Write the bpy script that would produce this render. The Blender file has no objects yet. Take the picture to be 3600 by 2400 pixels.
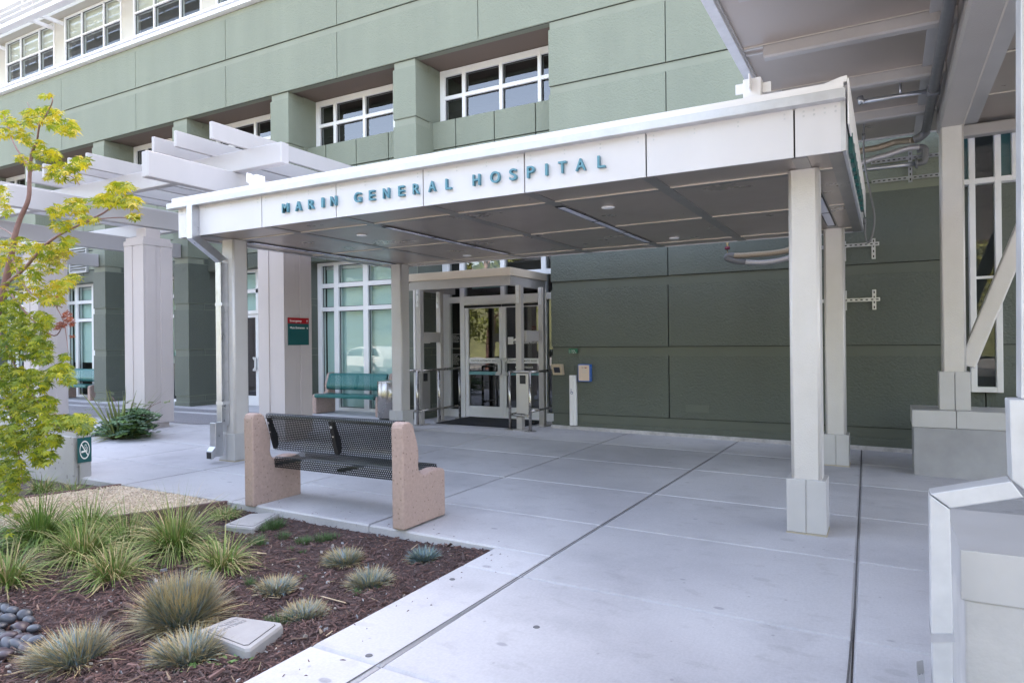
import bpy, bmesh, math, random
import numpy as np
from mathutils import Vector, Matrix
random.seed(7)
C = bpy.context.scene.collection
SC = bpy.context.scene
# ------------------------------------------------------------------ camera
F = 2386.27; YAW = .505338; PIT = .0017851; ROL = -.01040225
fw = Vector((-math.sin(YAW)*math.cos(PIT), math.cos(YAW)*math.cos(PIT), math.sin(PIT)))
rt0 = Vector((math.cos(YAW), math.sin(YAW), 0)); up0 = rt0.cross(fw)
rt = rt0*math.cos(ROL) + up0*math.sin(ROL); up = up0*math.cos(ROL) - rt0*math.sin(ROL)
cd = bpy.data.cameras.new('camera'); cam = bpy.data.objects.new('camera', cd); C.objects.link(cam)
cam.matrix_world = Matrix(((rt.x, up.x, -fw.x, 0), (rt.y, up.y, -fw.y, 0), (rt.z, up.z, -fw.z, 0), (0, 0, 0, 1)))
cd.sensor_width = 36; cd.lens = F/3600*36; cd.clip_end = 2000; cd.clip_start = .02
SC.camera = cam
# ------------------------------------------------------------------ sky, sun, exposure
SUN_EL = math.radians(44); SUN_AZ = math.radians(8)      # sun stands behind the building (towards +Y)
w = bpy.data.worlds.new('World'); SC.world = w; w.use_nodes = True
nt = w.node_tree; bg = nt.nodes['Background']
sky = nt.nodes.new('ShaderNodeTexSky'); sky.sky_type = 'NISHITA'; sky.sun_disc = False
sky.sun_elevation = SUN_EL; sky.sun_rotation = SUN_AZ; sky.dust_density = 3.0; sky.air_density = 1.0; sky.ozone_density = 1.0
hs = nt.nodes.new('ShaderNodeHueSaturation'); hs.inputs['Saturation'].default_value = .8
tint = nt.nodes.new('ShaderNodeMix'); tint.data_type = 'RGBA'; tint.blend_type = 'MULTIPLY'; tint.inputs[0].default_value = 1
tint.inputs[7].default_value = (1.06, .985, .94, 1)          # camera white balance of the daylight
nt.links.new(sky.outputs[0], hs.inputs['Color']); nt.links.new(hs.outputs[0], tint.inputs[6]); nt.links.new(tint.outputs[2], bg.inputs['Color'])
bg.inputs['Strength'].default_value = .15
sd = bpy.data.lights.new('sun', 'SUN'); sd.energy = 4.0; sd.angle = math.radians(.5); sd.color = (1, .93, .82)
so = bpy.data.objects.new('sun', sd); C.objects.link(so)
sv = Vector((math.sin(SUN_AZ)*math.cos(SUN_EL), math.cos(SUN_AZ)*math.cos(SUN_EL), math.sin(SUN_EL)))
so.rotation_euler = sv.to_track_quat('Z', 'Y').to_euler(); so.location = (0, 60, 60)
SC.view_settings.view_transform = 'Standard'; SC.view_settings.look = 'None'
SC.view_settings.exposure = 3.07; SC.view_settings.gamma = 1
SC.cycles.max_bounces = 8; SC.cycles.transparent_max_bounces = 12
# ------------------------------------------------------------------ measuring helpers
def ray(x, y):
    return rt*((x-1800)/F) + up*(-(y-1200)/F) + fw
def PY(x, y, Y): d = ray(x, y); return d*(Y/d.y)
def PX(x, y, X): d = ray(x, y); return d*(X/d.x)
def PZ(x, y, Z): d = ray(x, y); return d*(Z/d.z)
FA, FC = .012, -1.411
XFL = -5.5                       # the walkway falls to the right and is level further left
def fz(x): return FC - FA*max(x, XFL)
def PF(x, y, dz=0):
    d = ray(x, y); p = d*((FC+dz)/(d.z+FA*d.x))
    return p if p.x > XFL else d*((FC-FA*XFL+dz)/d.z)
# ------------------------------------------------------------------ objects
ORG = {}
def setp(o, label=None, cat=None, group=None, kind=None):
    if label: o['label'] = label
    if cat: o['category'] = cat
    if group: o['group'] = group
    if kind: o['kind'] = kind
def thing(name, label, cat, loc=(0, 0, 0), group=None):
    o = bpy.data.objects.new(name, None); C.objects.link(o); o.location = loc; o.empty_display_size = .1
    setp(o, label, cat, group); ORG[o] = Vector(loc); return o
class MB:
    def __init__(s): s.bm = bmesh.new(); s.mi = 0; s.uv = None
    def _fin(s, verts):
        for v in verts:
            for f in v.link_faces:
                if f.index == -1 or True: f.material_index = s.mi
    def box(s, x0, x1, y0, y1, z0, z1, bev=0):
        vs = [s.bm.verts.new(p) for p in ((x0,y0,z0),(x1,y0,z0),(x1,y1,z0),(x0,y1,z0),(x0,y0,z1),(x1,y0,z1),(x1,y1,z1),(x0,y1,z1))]
        fs = [s.bm.faces.new([vs[i] for i in q]) for q in ((0,3,2,1),(4,5,6,7),(0,1,5,4),(1,2,6,5),(2,3,7,6),(3,0,4,7))]
        for f in fs: f.material_index = s.mi
        if bev:
            es = {e for f in fs for e in f.edges}
            r = bmesh.ops.bevel(s.bm, geom=list(es), offset=bev, segments=2, affect='EDGES', profile=.5)
            for f in r['faces']: f.material_index = s.mi
        return s
    def hexa(s, b, t):       # bottom ring and top ring of points
        n = len(b); vb = [s.bm.verts.new(p) for p in b]; vt = [s.bm.verts.new(p) for p in t]
        fs = [s.bm.faces.new(vb[::-1]), s.bm.faces.new(vt)]
        for i in range(n): fs.append(s.bm.faces.new((vb[i], vb[(i+1)%n], vt[(i+1)%n], vt[i])))
        for f in fs: f.material_index = s.mi
        return s
    def prism(s, pts, axis, a0, a1):   # pts 2D in the plane normal to the axis
        def m(p, a): return {'x': (a, p[0], p[1]), 'y': (p[0], a, p[1]), 'z': (p[0], p[1], a)}[axis]
        return s.hexa([m(p, a0) for p in pts], [m(p, a1) for p in pts])
    def poly(s, pts):
        f = s.bm.faces.new([s.bm.verts.new(p) for p in pts]); f.material_index = s.mi; return s
    def tube(s, path, r, n=10, cap=True):
        path = [Vector(p) for p in path]; rings = []; prev = None
        for i, p in enumerate(path):
            t = ((path[min(i+1, len(path)-1)]-p).normalized() + (p-path[max(i-1, 0)]).normalized())
            t = t.normalized() if t.length > 1e-6 else Vector((0, 0, 1))
            a = prev if prev is not None else (Vector((0, 0, 1)) if abs(t.z) < .9 else Vector((1, 0, 0)))
            u = (a - t*a.dot(t)).normalized(); prev = u; v = t.cross(u)
            rr = r[i] if isinstance(r, (list, tuple)) else r
            rings.append([s.bm.verts.new(p + (u*math.cos(2*math.pi*k/n) + v*math.sin(2*math.pi*k/n))*rr) for k in range(n)])
        for a, b in zip(rings, rings[1:]):
            for k in range(n):
                f = s.bm.faces.new((a[k], a[(k+1)%n], b[(k+1)%n], b[k])); f.material_index = s.mi; f.smooth = True
        if cap:
            for rg in (rings[0][::-1], rings[-1]):
                f = s.bm.faces.new(rg); f.material_index = s.mi
        return s
    def bar(s, a, b, w, h, upv=(0, 0, 1)):   # rectangular bar between two points
        a = Vector(a); b = Vector(b); t = (b-a).normalized(); u = Vector(upv); u = (u - t*u.dot(t)).normalized(); v = t.cross(u)
        q = [(-w/2, -h/2), (w/2, -h/2), (w/2, h/2), (-w/2, h/2)]
        return s.hexa([a + v*i + u*j for i, j in q], [b + v*i + u*j for i, j in q])
    def lathe(s, prof, c, n=24, cap=True):
        rings = [[s.bm.verts.new((c[0]+r*math.cos(2*math.pi*k/n), c[1]+r*math.sin(2*math.pi*k/n), c[2]+z)) for k in range(n)] for r, z in prof]
        for a, b in zip(rings, rings[1:]):
            for k in range(n):
                f = s.bm.faces.new((a[k], a[(k+1)%n], b[(k+1)%n], b[k])); f.material_index = s.mi; f.smooth = True
        if cap:
            s.bm.faces.new(rings[0][::-1]).material_index = s.mi; s.bm.faces.new(rings[-1]).material_index = s.mi
        return s
    def build(s, name, mats, parent=None, bevel=0, smooth=False, seg=2):
        bmesh.ops.recalc_face_normals(s.bm, faces=s.bm.faces)
        if bevel:
            es = [e for e in s.bm.edges if len(e.link_faces) == 2 and e.calc_face_angle(0) > .5]
            bmesh.ops.bevel(s.bm, geom=es, offset=bevel, segments=seg, affect='EDGES', profile=.5, clamp_overlap=True)
        me = bpy.data.meshes.new(name); s.bm.to_mesh(me); s.bm.free()
        if not isinstance(mats, (list, tuple)): mats = [mats]
        for m in mats: me.materials.append(m)
        return link(name, me, parent, smooth)
def link(name, me, parent=None, smooth=False):
    o = bpy.data.objects.new(name, me); C.objects.link(o)
    if smooth:
        me.polygons.foreach_set('use_smooth', [True]*len(me.polygons))
    if parent is not None:
        o.parent = parent; ORG[o] = ORG[parent]
        me.transform(Matrix.Translation(-ORG[parent]))
    else: ORG[o] = Vector((0, 0, 0))
    return o
def pydata(name, V, Fc, mats, parent=None, col=None, smooth=False):
    me = bpy.data.meshes.new(name); me.from_pydata([tuple(v) for v in V], [], Fc); me.update()
    if not isinstance(mats, (list, tuple)): mats = [mats]
    for m in mats: me.materials.append(m)
    if col is not None:
        a = me.color_attributes.new('col', 'FLOAT_COLOR', 'POINT')
        a.data.foreach_set('color', np.array([(c[0], c[1], c[2], 1) for c in col], dtype=np.float32).ravel())
    return link(name, me, parent, smooth)
def text(s, name, mat, parent, o, ux, uy, h, width=None, thick=.002, bold=0, align='LEFT', space=1.0, spl=1.0):
    """lettering mesh: o = lower left corner, ux/uy = unit directions, h = cap height, width = total width"""
    cu = bpy.data.curves.new('t', 'FONT'); cu.body = s; cu.size = 1; cu.extrude = .5; cu.offset = bold; cu.space_character = space; cu.space_line = spl
    to = bpy.data.objects.new('t', cu); C.objects.link(to)
    bpy.context.view_layer.update()
    me = bpy.data.meshes.new_from_object(to.evaluated_get(bpy.context.evaluated_depsgraph_get()))
    bpy.data.objects.remove(to); bpy.data.curves.remove(cu)
    n = len(me.vertices); co = np.empty(n*3, dtype=np.float32); me.vertices.foreach_get('co', co); co = co.reshape(-1, 3)
    cap = .7
    sy = h/cap; x0, x1 = co[:, 0].min(), co[:, 0].max()
    sx = sy if width is None else width/(x1-x0)
    ux = Vector(ux).normalized(); uy = Vector(uy).normalized(); nn = ux.cross(uy); o = Vector(o)
    out = []
    for c in co: out.append(o + ux*((c[0]-x0)*sx) + uy*(c[1]*sy) + nn*((c[2]+.5)*thick))
    me.vertices.foreach_set('co', np.array([tuple(v) for v in out], dtype=np.float32).ravel()); me.update()
    me.materials.clear(); me.materials.append(mat); me.name = name
    return link(name, me, parent)
def struct(o): o['kind'] = 'structure'; return o
# ------------------------------------------------------------------ materials
def N(nt, t, **k):
    n = nt.nodes.new(t)
    for a, v in k.items(): setattr(n, a, v)
    return n
def mat(name, col, rough=.6, metal=0, var=0, vs=3, bump=0, bs=60, bdist=.004, spec=.5, vcol=False, streak=0, spots=0, aniso=None, detail=4):
    m = bpy.data.materials.new(name); m.use_nodes = True; t = m.node_tree; b = t.nodes['Principled BSDF']; L = t.links.new
    b.inputs['Roughness'].default_value = rough; b.inputs['Metallic'].default_value = metal; b.inputs['Specular IOR Level'].default_value = spec
    tc = N(t, 'ShaderNodeTexCoord')
    src = None
    if vcol:
        va = N(t, 'ShaderNodeVertexColor'); va.layer_name = 'col'; src = va.outputs['Color']
    else:
        rgb = N(t, 'ShaderNodeRGB'); rgb.outputs[0].default_value = (*col, 1); src = rgb.outputs[0]
    def mul(fac_out, lo, hi):
        nonlocal src
        mr = N(t, 'ShaderNodeMapRange'); L(fac_out, mr.inputs[0]); mr.inputs[1].default_value = .25; mr.inputs[2].default_value = .75
        mr.inputs[3].default_value = lo; mr.inputs[4].default_value = hi
        mx = N(t, 'ShaderNodeMix', data_type='RGBA', blend_type='MULTIPLY'); mx.inputs[0].default_value = 1
        cb = N(t, 'ShaderNodeCombineColor'); [L(mr.outputs[0], cb.inputs[i]) for i in range(3)]
        L(src, mx.inputs[6]); L(cb.outputs[0], mx.inputs[7]); src = mx.outputs[2]
    if var:
        nz = N(t, 'ShaderNodeTexNoise'); nz.inputs['Scale'].default_value = vs; nz.inputs['Detail'].default_value = 6; nz.inputs['Roughness'].default_value = .6
        L(tc.outputs['Object'], nz.inputs['Vector']); mul(nz.outputs['Fac'], 1-var, 1+var)
        rr = N(t, 'ShaderNodeMapRange'); L(nz.outputs['Fac'], rr.inputs[0]); rr.inputs[1].default_value = .3; rr.inputs[2].default_value = .7
        rr.inputs[3].default_value = max(0, rough-.08); rr.inputs[4].default_value = min(1, rough+.08); L(rr.outputs[0], b.inputs['Roughness'])
    if streak:
        mp = N(t, 'ShaderNodeMapping'); mp.inputs['Scale'].default_value = (2.2, 2.2, .22); L(tc.outputs['Object'], mp.inputs[0])
        n2 = N(t, 'ShaderNodeTexNoise'); n2.inputs['Scale'].default_value = 1; n2.inputs['Detail'].default_value = 5; L(mp.outputs[0], n2.inputs['Vector'])
        mul(n2.outputs['Fac'], 1-streak, 1+streak)
    if spots:
        vo = N(t, 'ShaderNodeTexVoronoi'); vo.inputs['Scale'].default_value = spots; L(tc.outputs['Object'], vo.inputs['Vector'])
        cr = N(t, 'ShaderNodeValToRGB'); cr.color_ramp.elements[0].position = .1; cr.color_ramp.elements[1].position = .22
        cr.color_ramp.elements[0].color = (.5, .47, .46, 1); cr.color_ramp.elements[1].color = (1, 1, 1, 1); L(vo.outputs['Distance'], cr.inputs[0])
        mx = N(t, 'ShaderNodeMix', data_type='RGBA', blend_type='MULTIPLY'); mx.inputs[0].default_value = .8
        L(src, mx.inputs[6]); L(cr.outputs[0], mx.inputs[7]); src = mx.outputs[2]
    L(src, b.inputs['Base Color'])
    if bump:
        nb = N(t, 'ShaderNodeTexNoise'); nb.inputs['Scale'].default_value = bs; nb.inputs['Detail'].default_value = detail; L(tc.outputs['Object'], nb.inputs['Vector'])
        bp = N(t, 'ShaderNodeBump'); bp.inputs['Strength'].default_value = bump; bp.inputs['Distance'].default_value = bdist
        L(nb.outputs['Fac'], bp.inputs['Height']); L(bp.outputs[0], b.inputs['Normal'])
    return m
m = {}
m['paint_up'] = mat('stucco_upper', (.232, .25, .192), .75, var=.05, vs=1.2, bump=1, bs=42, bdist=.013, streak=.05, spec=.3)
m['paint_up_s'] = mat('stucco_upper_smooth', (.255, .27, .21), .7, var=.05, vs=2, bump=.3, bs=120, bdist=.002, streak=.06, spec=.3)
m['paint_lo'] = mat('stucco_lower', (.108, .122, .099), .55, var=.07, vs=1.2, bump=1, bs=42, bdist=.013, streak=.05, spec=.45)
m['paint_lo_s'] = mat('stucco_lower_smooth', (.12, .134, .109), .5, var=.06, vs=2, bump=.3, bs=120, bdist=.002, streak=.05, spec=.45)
m['groove_shade'] = mat('joint_groove_and_shade', (.03, .034, .03), .9)
m['brown'] = mat('brown_soffit', (.20, .15, .12), .8, var=.06, bump=.6, bs=70, bdist=.006)
m['frame'] = mat('white_window_frame', (.84, .83, .83), .4, var=.03, vs=4)
m['cream'] = mat('cream_panel', (.52, .48, .41), .5, var=.03)
m['fascia'] = mat('white_fascia', (.68, .665, .675), .42, var=.03, vs=1.5, streak=.035)
m['roofwhite'] = mat('white_roof_edge', (.82, .80, .79), .5, var=.04, vs=3)
m['galv'] = mat('galvanised_metal', (.52, .53, .56), .34, .85, var=.12, vs=9)
m['galvp'] = mat('painted_galvanised_metal', (.58, .585, .60), .42, .35, var=.13, vs=7, streak=.08)
m['post'] = mat('textured_grey_paint', (.60, .575, .55), .45, .15, var=.07, vs=2.5, bump=.7, bs=110, bdist=.004, streak=.05)
m['clad'] = mat('grey_cladding', (.50, .49, .485), .42, .1, var=.07, vs=3, streak=.05)
m['soffit'] = mat('grey_soffit_panel', (.41, .355, .315), .33, .45, var=.04, vs=2)
m['strip'] = mat('soffit_strip', (.31, .295, .285), .35, .5, var=.03)
m['seam'] = mat('soffit_seam', (.62, .57, .5), .4, .3)
m['black'] = mat('black_part', (.012, .012, .014), .5)
m['lens'] = mat('light_lens', (.62, .63, .72), .25)
m['teal'] = mat('teal_letter', (.10, .27, .34), .4, var=.04)
m['tealsign'] = mat('teal_sign', (.008, .085, .085), .35, var=.03)
m['red'] = mat('red_sign', (.34, .005, .012), .35, var=.03)
m['white'] = mat('white_lettering', (.85, .83, .79), .5)
m['pillar'] = mat('pinkish_grey_render', (.50, .45, .435), .75, var=.05, vs=1.5, bump=.5, bs=110, bdist=.003, streak=.05)
m['pergola'] = mat('pergola_paint', (.45, .425, .42), .42, .05, var=.04, vs=1.5, streak=.04)
m['stain'] = mat('stainless_steel', (.42, .40, .38), .27, 1, var=.04, vs=3)
m['brushed'] = mat('brushed_stainless_sheet', (.50, .48, .46), .42, .85, var=.06, vs=3)
m['steelgrey'] = mat('grey_steel_paint', (.43, .405, .385), .42, .15, var=.06, vs=2.5, bump=.6, bs=75, bdist=.005, streak=.04)
m['mat'] = mat('black_door_mat', (.018, .019, .024), .9, bump=1, bs=200, bdist=.004)
m['concrete'] = mat('cast_concrete', (.40, .39, .385), .85, var=.13, vs=3.5, bump=.5, bs=90, bdist=.004, spots=14)
m['dirtyconc'] = mat('stained_concrete', (.34, .335, .34), .8, var=.2, vs=2.2, bump=.3, bs=80, bdist=.003)
m['whiteconc'] = mat('pale_concrete', (.50, .485, .475), .8, var=.14, vs=5, bump=.5, bs=60, bdist=.003, streak=.06)
m['bench'] = mat('tan_aggregate', (.43, .315, .272), .85, var=.14, vs=40, bump=1, bs=150, bdist=.004, spots=26)
m['agg'] = mat('exposed_aggregate', (.27, .26, .275), .9, var=.5, vs=70, bump=1, bs=150, bdist=.008)
m['dg'] = mat('decomposed_granite', (.62, .51, .40), .95, var=.28, vs=55, bump=1, bs=140, bdist=.01)
m['rust'] = mat('rusty_steel_edging', (.13, .075, .07), .8, var=.25, vs=20)
m['soil'] = mat('bark_soil', (.075, .048, .045), .95, var=.5, vs=45, bump=1, bs=70, bdist=.02)
m['chip'] = mat('bark_chips', (.1, .06, .05), .9, vcol=True)
m['blade'] = mat('grass_blade', (.1, .2, .05), .55, vcol=True, spec=.35)
m['bark'] = mat('maple_bark', (.22, .125, .11), .7, var=.2, vs=25, bump=.5, bs=60, bdist=.004)
m['cover'] = mat('cover_concrete', (.36, .35, .345), .8, var=.12, vs=9, bump=.4, bs=90, bdist=.003)
m['asphalt'] = mat('asphalt', (.17, .165, .16), .9, var=.2, vs=.8)
m['hose'] = mat('braided_hose', (.40, .33, .25), .45, .5, var=.25, vs=120)
m['hosep'] = mat('braided_hose_pale', (.56, .54, .56), .4, .6, var=.2, vs=120)
m['castgrey'] = mat('grey_pipe_fitting', (.20, .20, .21), .5, .4, var=.1, vs=10)
m['brass'] = mat('sprinkler_brass', (.55, .42, .22), .35, .9)
m['gold'] = mat('beige_steel_plate', (.62, .50, .36), .4, .35, var=.05)
m['blue'] = mat('blue_box', (.02, .13, .48), .35)
m['beige'] = mat('beige_roof_trim', (.66, .56, .44), .45, var=.03)
m['dark'] = mat('dark_interior', (.03, .032, .036), .8)
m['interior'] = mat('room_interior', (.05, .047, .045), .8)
m['blind_t'] = mat('teal_blind', (.62, .78, .74), .8, var=.02, streak=.03)
m['blind_c'] = mat('cream_blind', (.72, .66, .56), .8, var=.03)
m['redcap'] = mat('purple_red_cap', (.22, .03, .07), .4)
m['yellow'] = mat('yellow_wall', (.5, .33, .06), .7)
m['band'] = mat('teal_film', (.18, .40, .43), .5)
m['curb'] = mat('worn_white_curb', (.48, .46, .46), .85, var=.35, vs=9, bump=.5, bs=60, bdist=.004)
def leafmat():
    q = mat('maple_leaf', (.2, .3, .03), .5, vcol=True, spec=.3); t = q.node_tree; b = t.nodes['Principled BSDF']
    tr = N(t, 'ShaderNodeBsdfTranslucent'); mx = N(t, 'ShaderNodeMixShader'); mx.inputs[0].default_value = .4
    va = [n for n in t.nodes if n.type == 'VERTEX_COLOR'][0]; t.links.new(va.outputs[0], tr.inputs[0])
    t.links.new(b.outputs[0], mx.inputs[1]); t.links.new(tr.outputs[0], mx.inputs[2]); t.links.new(mx.outputs[0], t.nodes['Material Output'].inputs[0]); return q
m['leaf'] = leafmat()
def glass(name, tint, f0=.06, ior=1.5):
    q = bpy.data.materials.new(name); q.use_nodes = True; t = q.node_tree; t.nodes.remove(t.nodes['Principled BSDF']); L = t.links.new
    tr = N(t, 'ShaderNodeBsdfTransparent'); tr.inputs[0].default_value = (*tint, 1)
    gl = N(t, 'ShaderNodeBsdfGlossy'); gl.inputs['Roughness'].default_value = .0; gl.inputs[0].default_value = (1, 1, 1, 1)
    lw = N(t, 'ShaderNodeLayerWeight'); lw.inputs[0].default_value = .5
    pw = N(t, 'ShaderNodeMath', operation='POWER'); L(lw.outputs['Facing'], pw.inputs[0]); pw.inputs[1].default_value = 4.2
    ad = N(t, 'ShaderNodeMath', operation='ADD'); ad.use_clamp = True; L(pw.outputs[0], ad.inputs[0]); ad.inputs[1].default_value = f0
    tc = N(t, 'ShaderNodeTexCoord'); nz = N(t, 'ShaderNodeTexNoise'); nz.inputs['Scale'].default_value = 1.3; L(tc.outputs['Object'], nz.inputs['Vector'])
    bp = N(t, 'ShaderNodeBump'); bp.inputs['Strength'].default_value = .05; bp.inputs['Distance'].default_value = .02; L(nz.outputs[0], bp.inputs['Height']); L(bp.outputs[0], gl.inputs['Normal'])
    mx = N(t, 'ShaderNodeMixShader'); L(ad.outputs[0], mx.inputs[0]); L(tr.outputs[0], mx.inputs[1]); L(gl.outputs[0], mx.inputs[2]); L(mx.outputs[0], t.nodes['Material Output'].inputs[0]); return q
m['glass'] = glass('window_glass', (.80, .86, .84), .045)
m['glass_dark'] = glass('dark_window_glass', (.42, .45, .44), .12)
def perf(name, col, pitch=.0195, rad=.0050):
    """perforated sheet: hexagonal holes laid out in the sheet's own UV metres"""
    q = mat(name, col, .3, .1); t = q.node_tree; L = t.links.new; b = t.nodes['Principled BSDF']
    uv = N(t, 'ShaderNodeUVMap'); dists = []
    for off in ((0, 0), (pitch/2, pitch*.866)):
        a = N(t, 'ShaderNodeVectorMath', operation='ADD'); a.inputs[1].default_value = (off[0], off[1], 0); L(uv.outputs[0], a.inputs[0])
        md = N(t, 'ShaderNodeVectorMath', operation='WRAP'); md.inputs[1].default_value = (pitch/2, pitch*.866, 1); md.inputs[2].default_value = (-pitch/2, -pitch*.866, -1); L(a.outputs[0], md.inputs[0])
        ln = N(t, 'ShaderNodeVectorMath', operation='LENGTH'); L(md.outputs[0], ln.inputs[0]); dists.append(ln.outputs['Value'])
    mn = N(t, 'ShaderNodeMath', operation='MINIMUM'); L(dists[0], mn.inputs[0]); L(dists[1], mn.inputs[1])
    lt = N(t, 'ShaderNodeMath', operation='LESS_THAN'); L(mn.outputs[0], lt.inputs[0]); lt.inputs[1].default_value = rad
    tr = N(t, 'ShaderNodeBsdfTransparent'); mx = N(t, 'ShaderNodeMixShader'); L(lt.outputs[0], mx.inputs[0]); L(b.outputs[0], mx.inputs[1]); L(tr.outputs[0], mx.inputs[2])
    L(mx.outputs[0], t.nodes['Material Output'].inputs[0]); return q
m['perf_black'] = perf('black_perforated_metal', (.012, .016, .018))
m['perf_teal'] = perf('teal_perforated_metal', (.01, .13, .12), rad=.0040)
m['bolt'] = mat('bolt_steel', (.5, .5, .52), .35, .9)
def slabmat(tone=1):
    q = mat('broom_finished_concrete', tuple(c*tone for c in (.555, .545, .56)), .82, var=.07, vs=.9, bump=.25, bs=140, bdist=.002); t = q.node_tree; L = t.links.new; b = t.nodes['Principled BSDF']
    src = b.inputs['Base Color'].links[0].from_socket; tc = [n for n in t.nodes if n.type == 'TEX_COORD'][0]
    def layer(scale, p0, p1, dark, fac, mapping=(1, 1, 1), kind='noise'):
        nonlocal src
        mp = N(t, 'ShaderNodeMapping'); mp.inputs['Scale'].default_value = mapping; L(tc.outputs['Object'], mp.inputs[0])
        n = N(t, 'ShaderNodeTexNoise') if kind == 'noise' else N(t, 'ShaderNodeTexVoronoi')
        n.inputs['Scale'].default_value = scale; L(mp.outputs[0], n.inputs['Vector'])
        if kind == 'noise': n.inputs['Detail'].default_value = 5
        cr = N(t, 'ShaderNodeValToRGB'); cr.color_ramp.elements[0].position = p0; cr.color_ramp.elements[1].position = p1
        cr.color_ramp.elements[0].color = (*dark, 1); cr.color_ramp.elements[1].color = (1, 1, 1, 1); L(n.outputs[0], cr.inputs[0])
        mx = N(t, 'ShaderNodeMix', data_type='RGBA', blend_type='MULTIPLY'); mx.inputs[0].default_value = fac; L(src, mx.inputs[6]); L(cr.outputs[0], mx.inputs[7]); src = mx.outputs[2]
    layer(.55, .36, .56, (.76, .755, .77), .85)
    layer(1.9, .30, .45, (.80, .80, .81), .6)
    layer(11, .30, .40, (.80, .79, .79), .45, (.6, 1, 1))          # foot scuffs and smears
    layer(2.6, .055, .075, (.62, .62, .65), .8, (.8, 1.3, 1), 'vor')   # gum and oil dots
    layer(5.5, .04, .06, (.68, .67, .68), .7, (1.2, .9, 1), 'vor')
    layer(260, .3, .7, (.90, .90, .90), .5, (1, .06, 1))
    layer(75, .35, .65, (.86, .86, .86), .6)
    layer(1.1, .045, .065, (.72, .71, .71), .45, (1, 1.6, 1), 'vor')
    L(src, b.inputs['Base Color']); return q
SLABS = [slabmat(k) for k in (1.0, .955, 1.04, .98)]
# ================================================================== SETTING: ground, plaza, beds
ms = MB(); ms.poly([(-300, -300, -1.73), (300, -300, -1.73), (300, 300, -1.73), (-300, 300, -1.73)])
struct(ms.build('ground', m['asphalt']))
V = []; Fc = []
for j in range(25):
    for i in range(61):
        x = -240+8*i; y = -48-5*j; t = j/24
        V.append((x, y, -1.75+t**.8*(30+7*math.sin(x*.021+1)+4*math.sin(x*.05)) + 1.2*math.sin(x*.19+y*.23)))
for j in range(24):
    for i in range(60): a = j*61+i; Fc.append((a, a+1, a+62, a+61))
struct(pydata('hills', V, Fc, mat('dry_grass_and_oak_hillside', (.075, .08, .032), .95, var=.65, vs=.09), smooth=True))
def clip(poly, a, b, c):      # keep a*x+b*y+c >= 0
    out = []
    for i, p in enumerate(poly):
        q = poly[(i+1) % len(poly)]; dp = a*p[0]+b*p[1]+c; dq = a*q[0]+b*q[1]+c
        if dp >= 0: out.append(p)
        if dp*dq < 0: t = dp/(dp-dq); out.append((p[0]+(q[0]-p[0])*t, p[1]+(q[1]-p[1])*t))
    return out
def split(polys, a, b, c):
    r = []
    for p in polys:
        for s in (1, -1):
            q = clip(p, a*s, b*s, c*s)
            if len(q) > 2: r.append(q)
    return r
def inset(poly, d):
    n = len(poly); ar = sum(poly[i][0]*poly[(i+1) % n][1]-poly[(i+1) % n][0]*poly[i][1] for i in range(n))
    if ar < 0: poly = poly[::-1]
    q = poly
    for i in range(n):
        x0, y0 = poly[i]; x1, y1 = poly[(i+1) % n]; l = math.hypot(x1-x0, y1-y0)
        if l < 1e-4: continue
        nx, ny = -(y1-y0)/l, (x1-x0)/l
        q = clip(q, nx, ny, -(nx*x0+ny*y0)-d)
    return q
EDGE_Y, EDGE_X = 3.975, -2.345
areas = []
def vline(polys, xa, ya, xb, yb): return split(polys, yb-ya, xa-xb, -(yb-ya)*xa-(xa-xb)*ya)
A = [[(-30, EDGE_Y), (-1.925, EDGE_Y), (-1.81, 9.76), (-30, 9.76)]]
for x0, x1 in ((-16.0, -16), (-14.4, -14.4), (-12.8, -12.8), (-11.2, -11.2), (-9.65, -9.65), (-8.05, -8.05), (-6.54, -6.3), (-5.0, -5.03), (-3.46, -3.40)): A = vline(A, x0, 4, x1, 9.6)
for y in (4.82, 6.03, 7.35, 8.6): A = split(A, 0, 1, -y)
E_ = [[(-1.97, -9), (8, -9), (8, 9.76), (-1.81, 9.76), (-1.925, EDGE_Y)]]
for x0, x1 in ((-.165, -.30), (1.45, 1.4), (3.1, 3.1)): E_ = vline(E_, x0, 4, x1, 9.6)
for y in (8.6, 7.35, 6.03, 4.82, 3.555, 2.29, 1.0, -.3, -1.6, -3, -4.4, -5.8, -7.2): E_ = split(E_, 0, 1, -y)
B = [[(EDGE_X, -9), (-1.97, -9), (-1.925, EDGE_Y), (EDGE_X, EDGE_Y)]]
for y in (3.555, 2.29, 1.0, -.3, -1.6, -3, -4.4, -5.8, -7.2): B = split(B, 0, 1, -y)
B += E_
D = [[(-30, 9.76), (-4.6, 9.76), (-4.6, 10.7), (-30, 10.7)]]
ms = MB()
for poly in A+B+D:
    o = inset(poly, .004); i2 = inset(poly, .016)
    if len(o) < 3 or len(i2) < 3: continue
    lo = [(x, y, fz(x)-.012) for x, y in o]; hi = [(x, y, fz(x)) for x, y in i2]; bt = [(x, y, fz(x)-.18) for x, y in o]
    n = len(o); ms.mi = random.randrange(4)
    if len(i2) == n:
        ms.hexa(lo, hi); ms.hexa(bt, [(x, y, z-.0003) for x, y, z in lo])
    else: ms.hexa(bt, [(x, y, fz(x)) for x, y in o])
struct(ms.build('plaza', SLABS))
ms = MB()
for (x0, y0, x1, y1) in ((-30, EDGE_Y+.02, 8, 10.69), (EDGE_X+.02, -8.98, 8, EDGE_Y)):
    ms.poly([(x0, y0, fz(x0)-.015), (x1, y0, fz(x1)-.015), (x1, y1, fz(x1)-.015), (x0, y1, fz(x0)-.015)])
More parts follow.
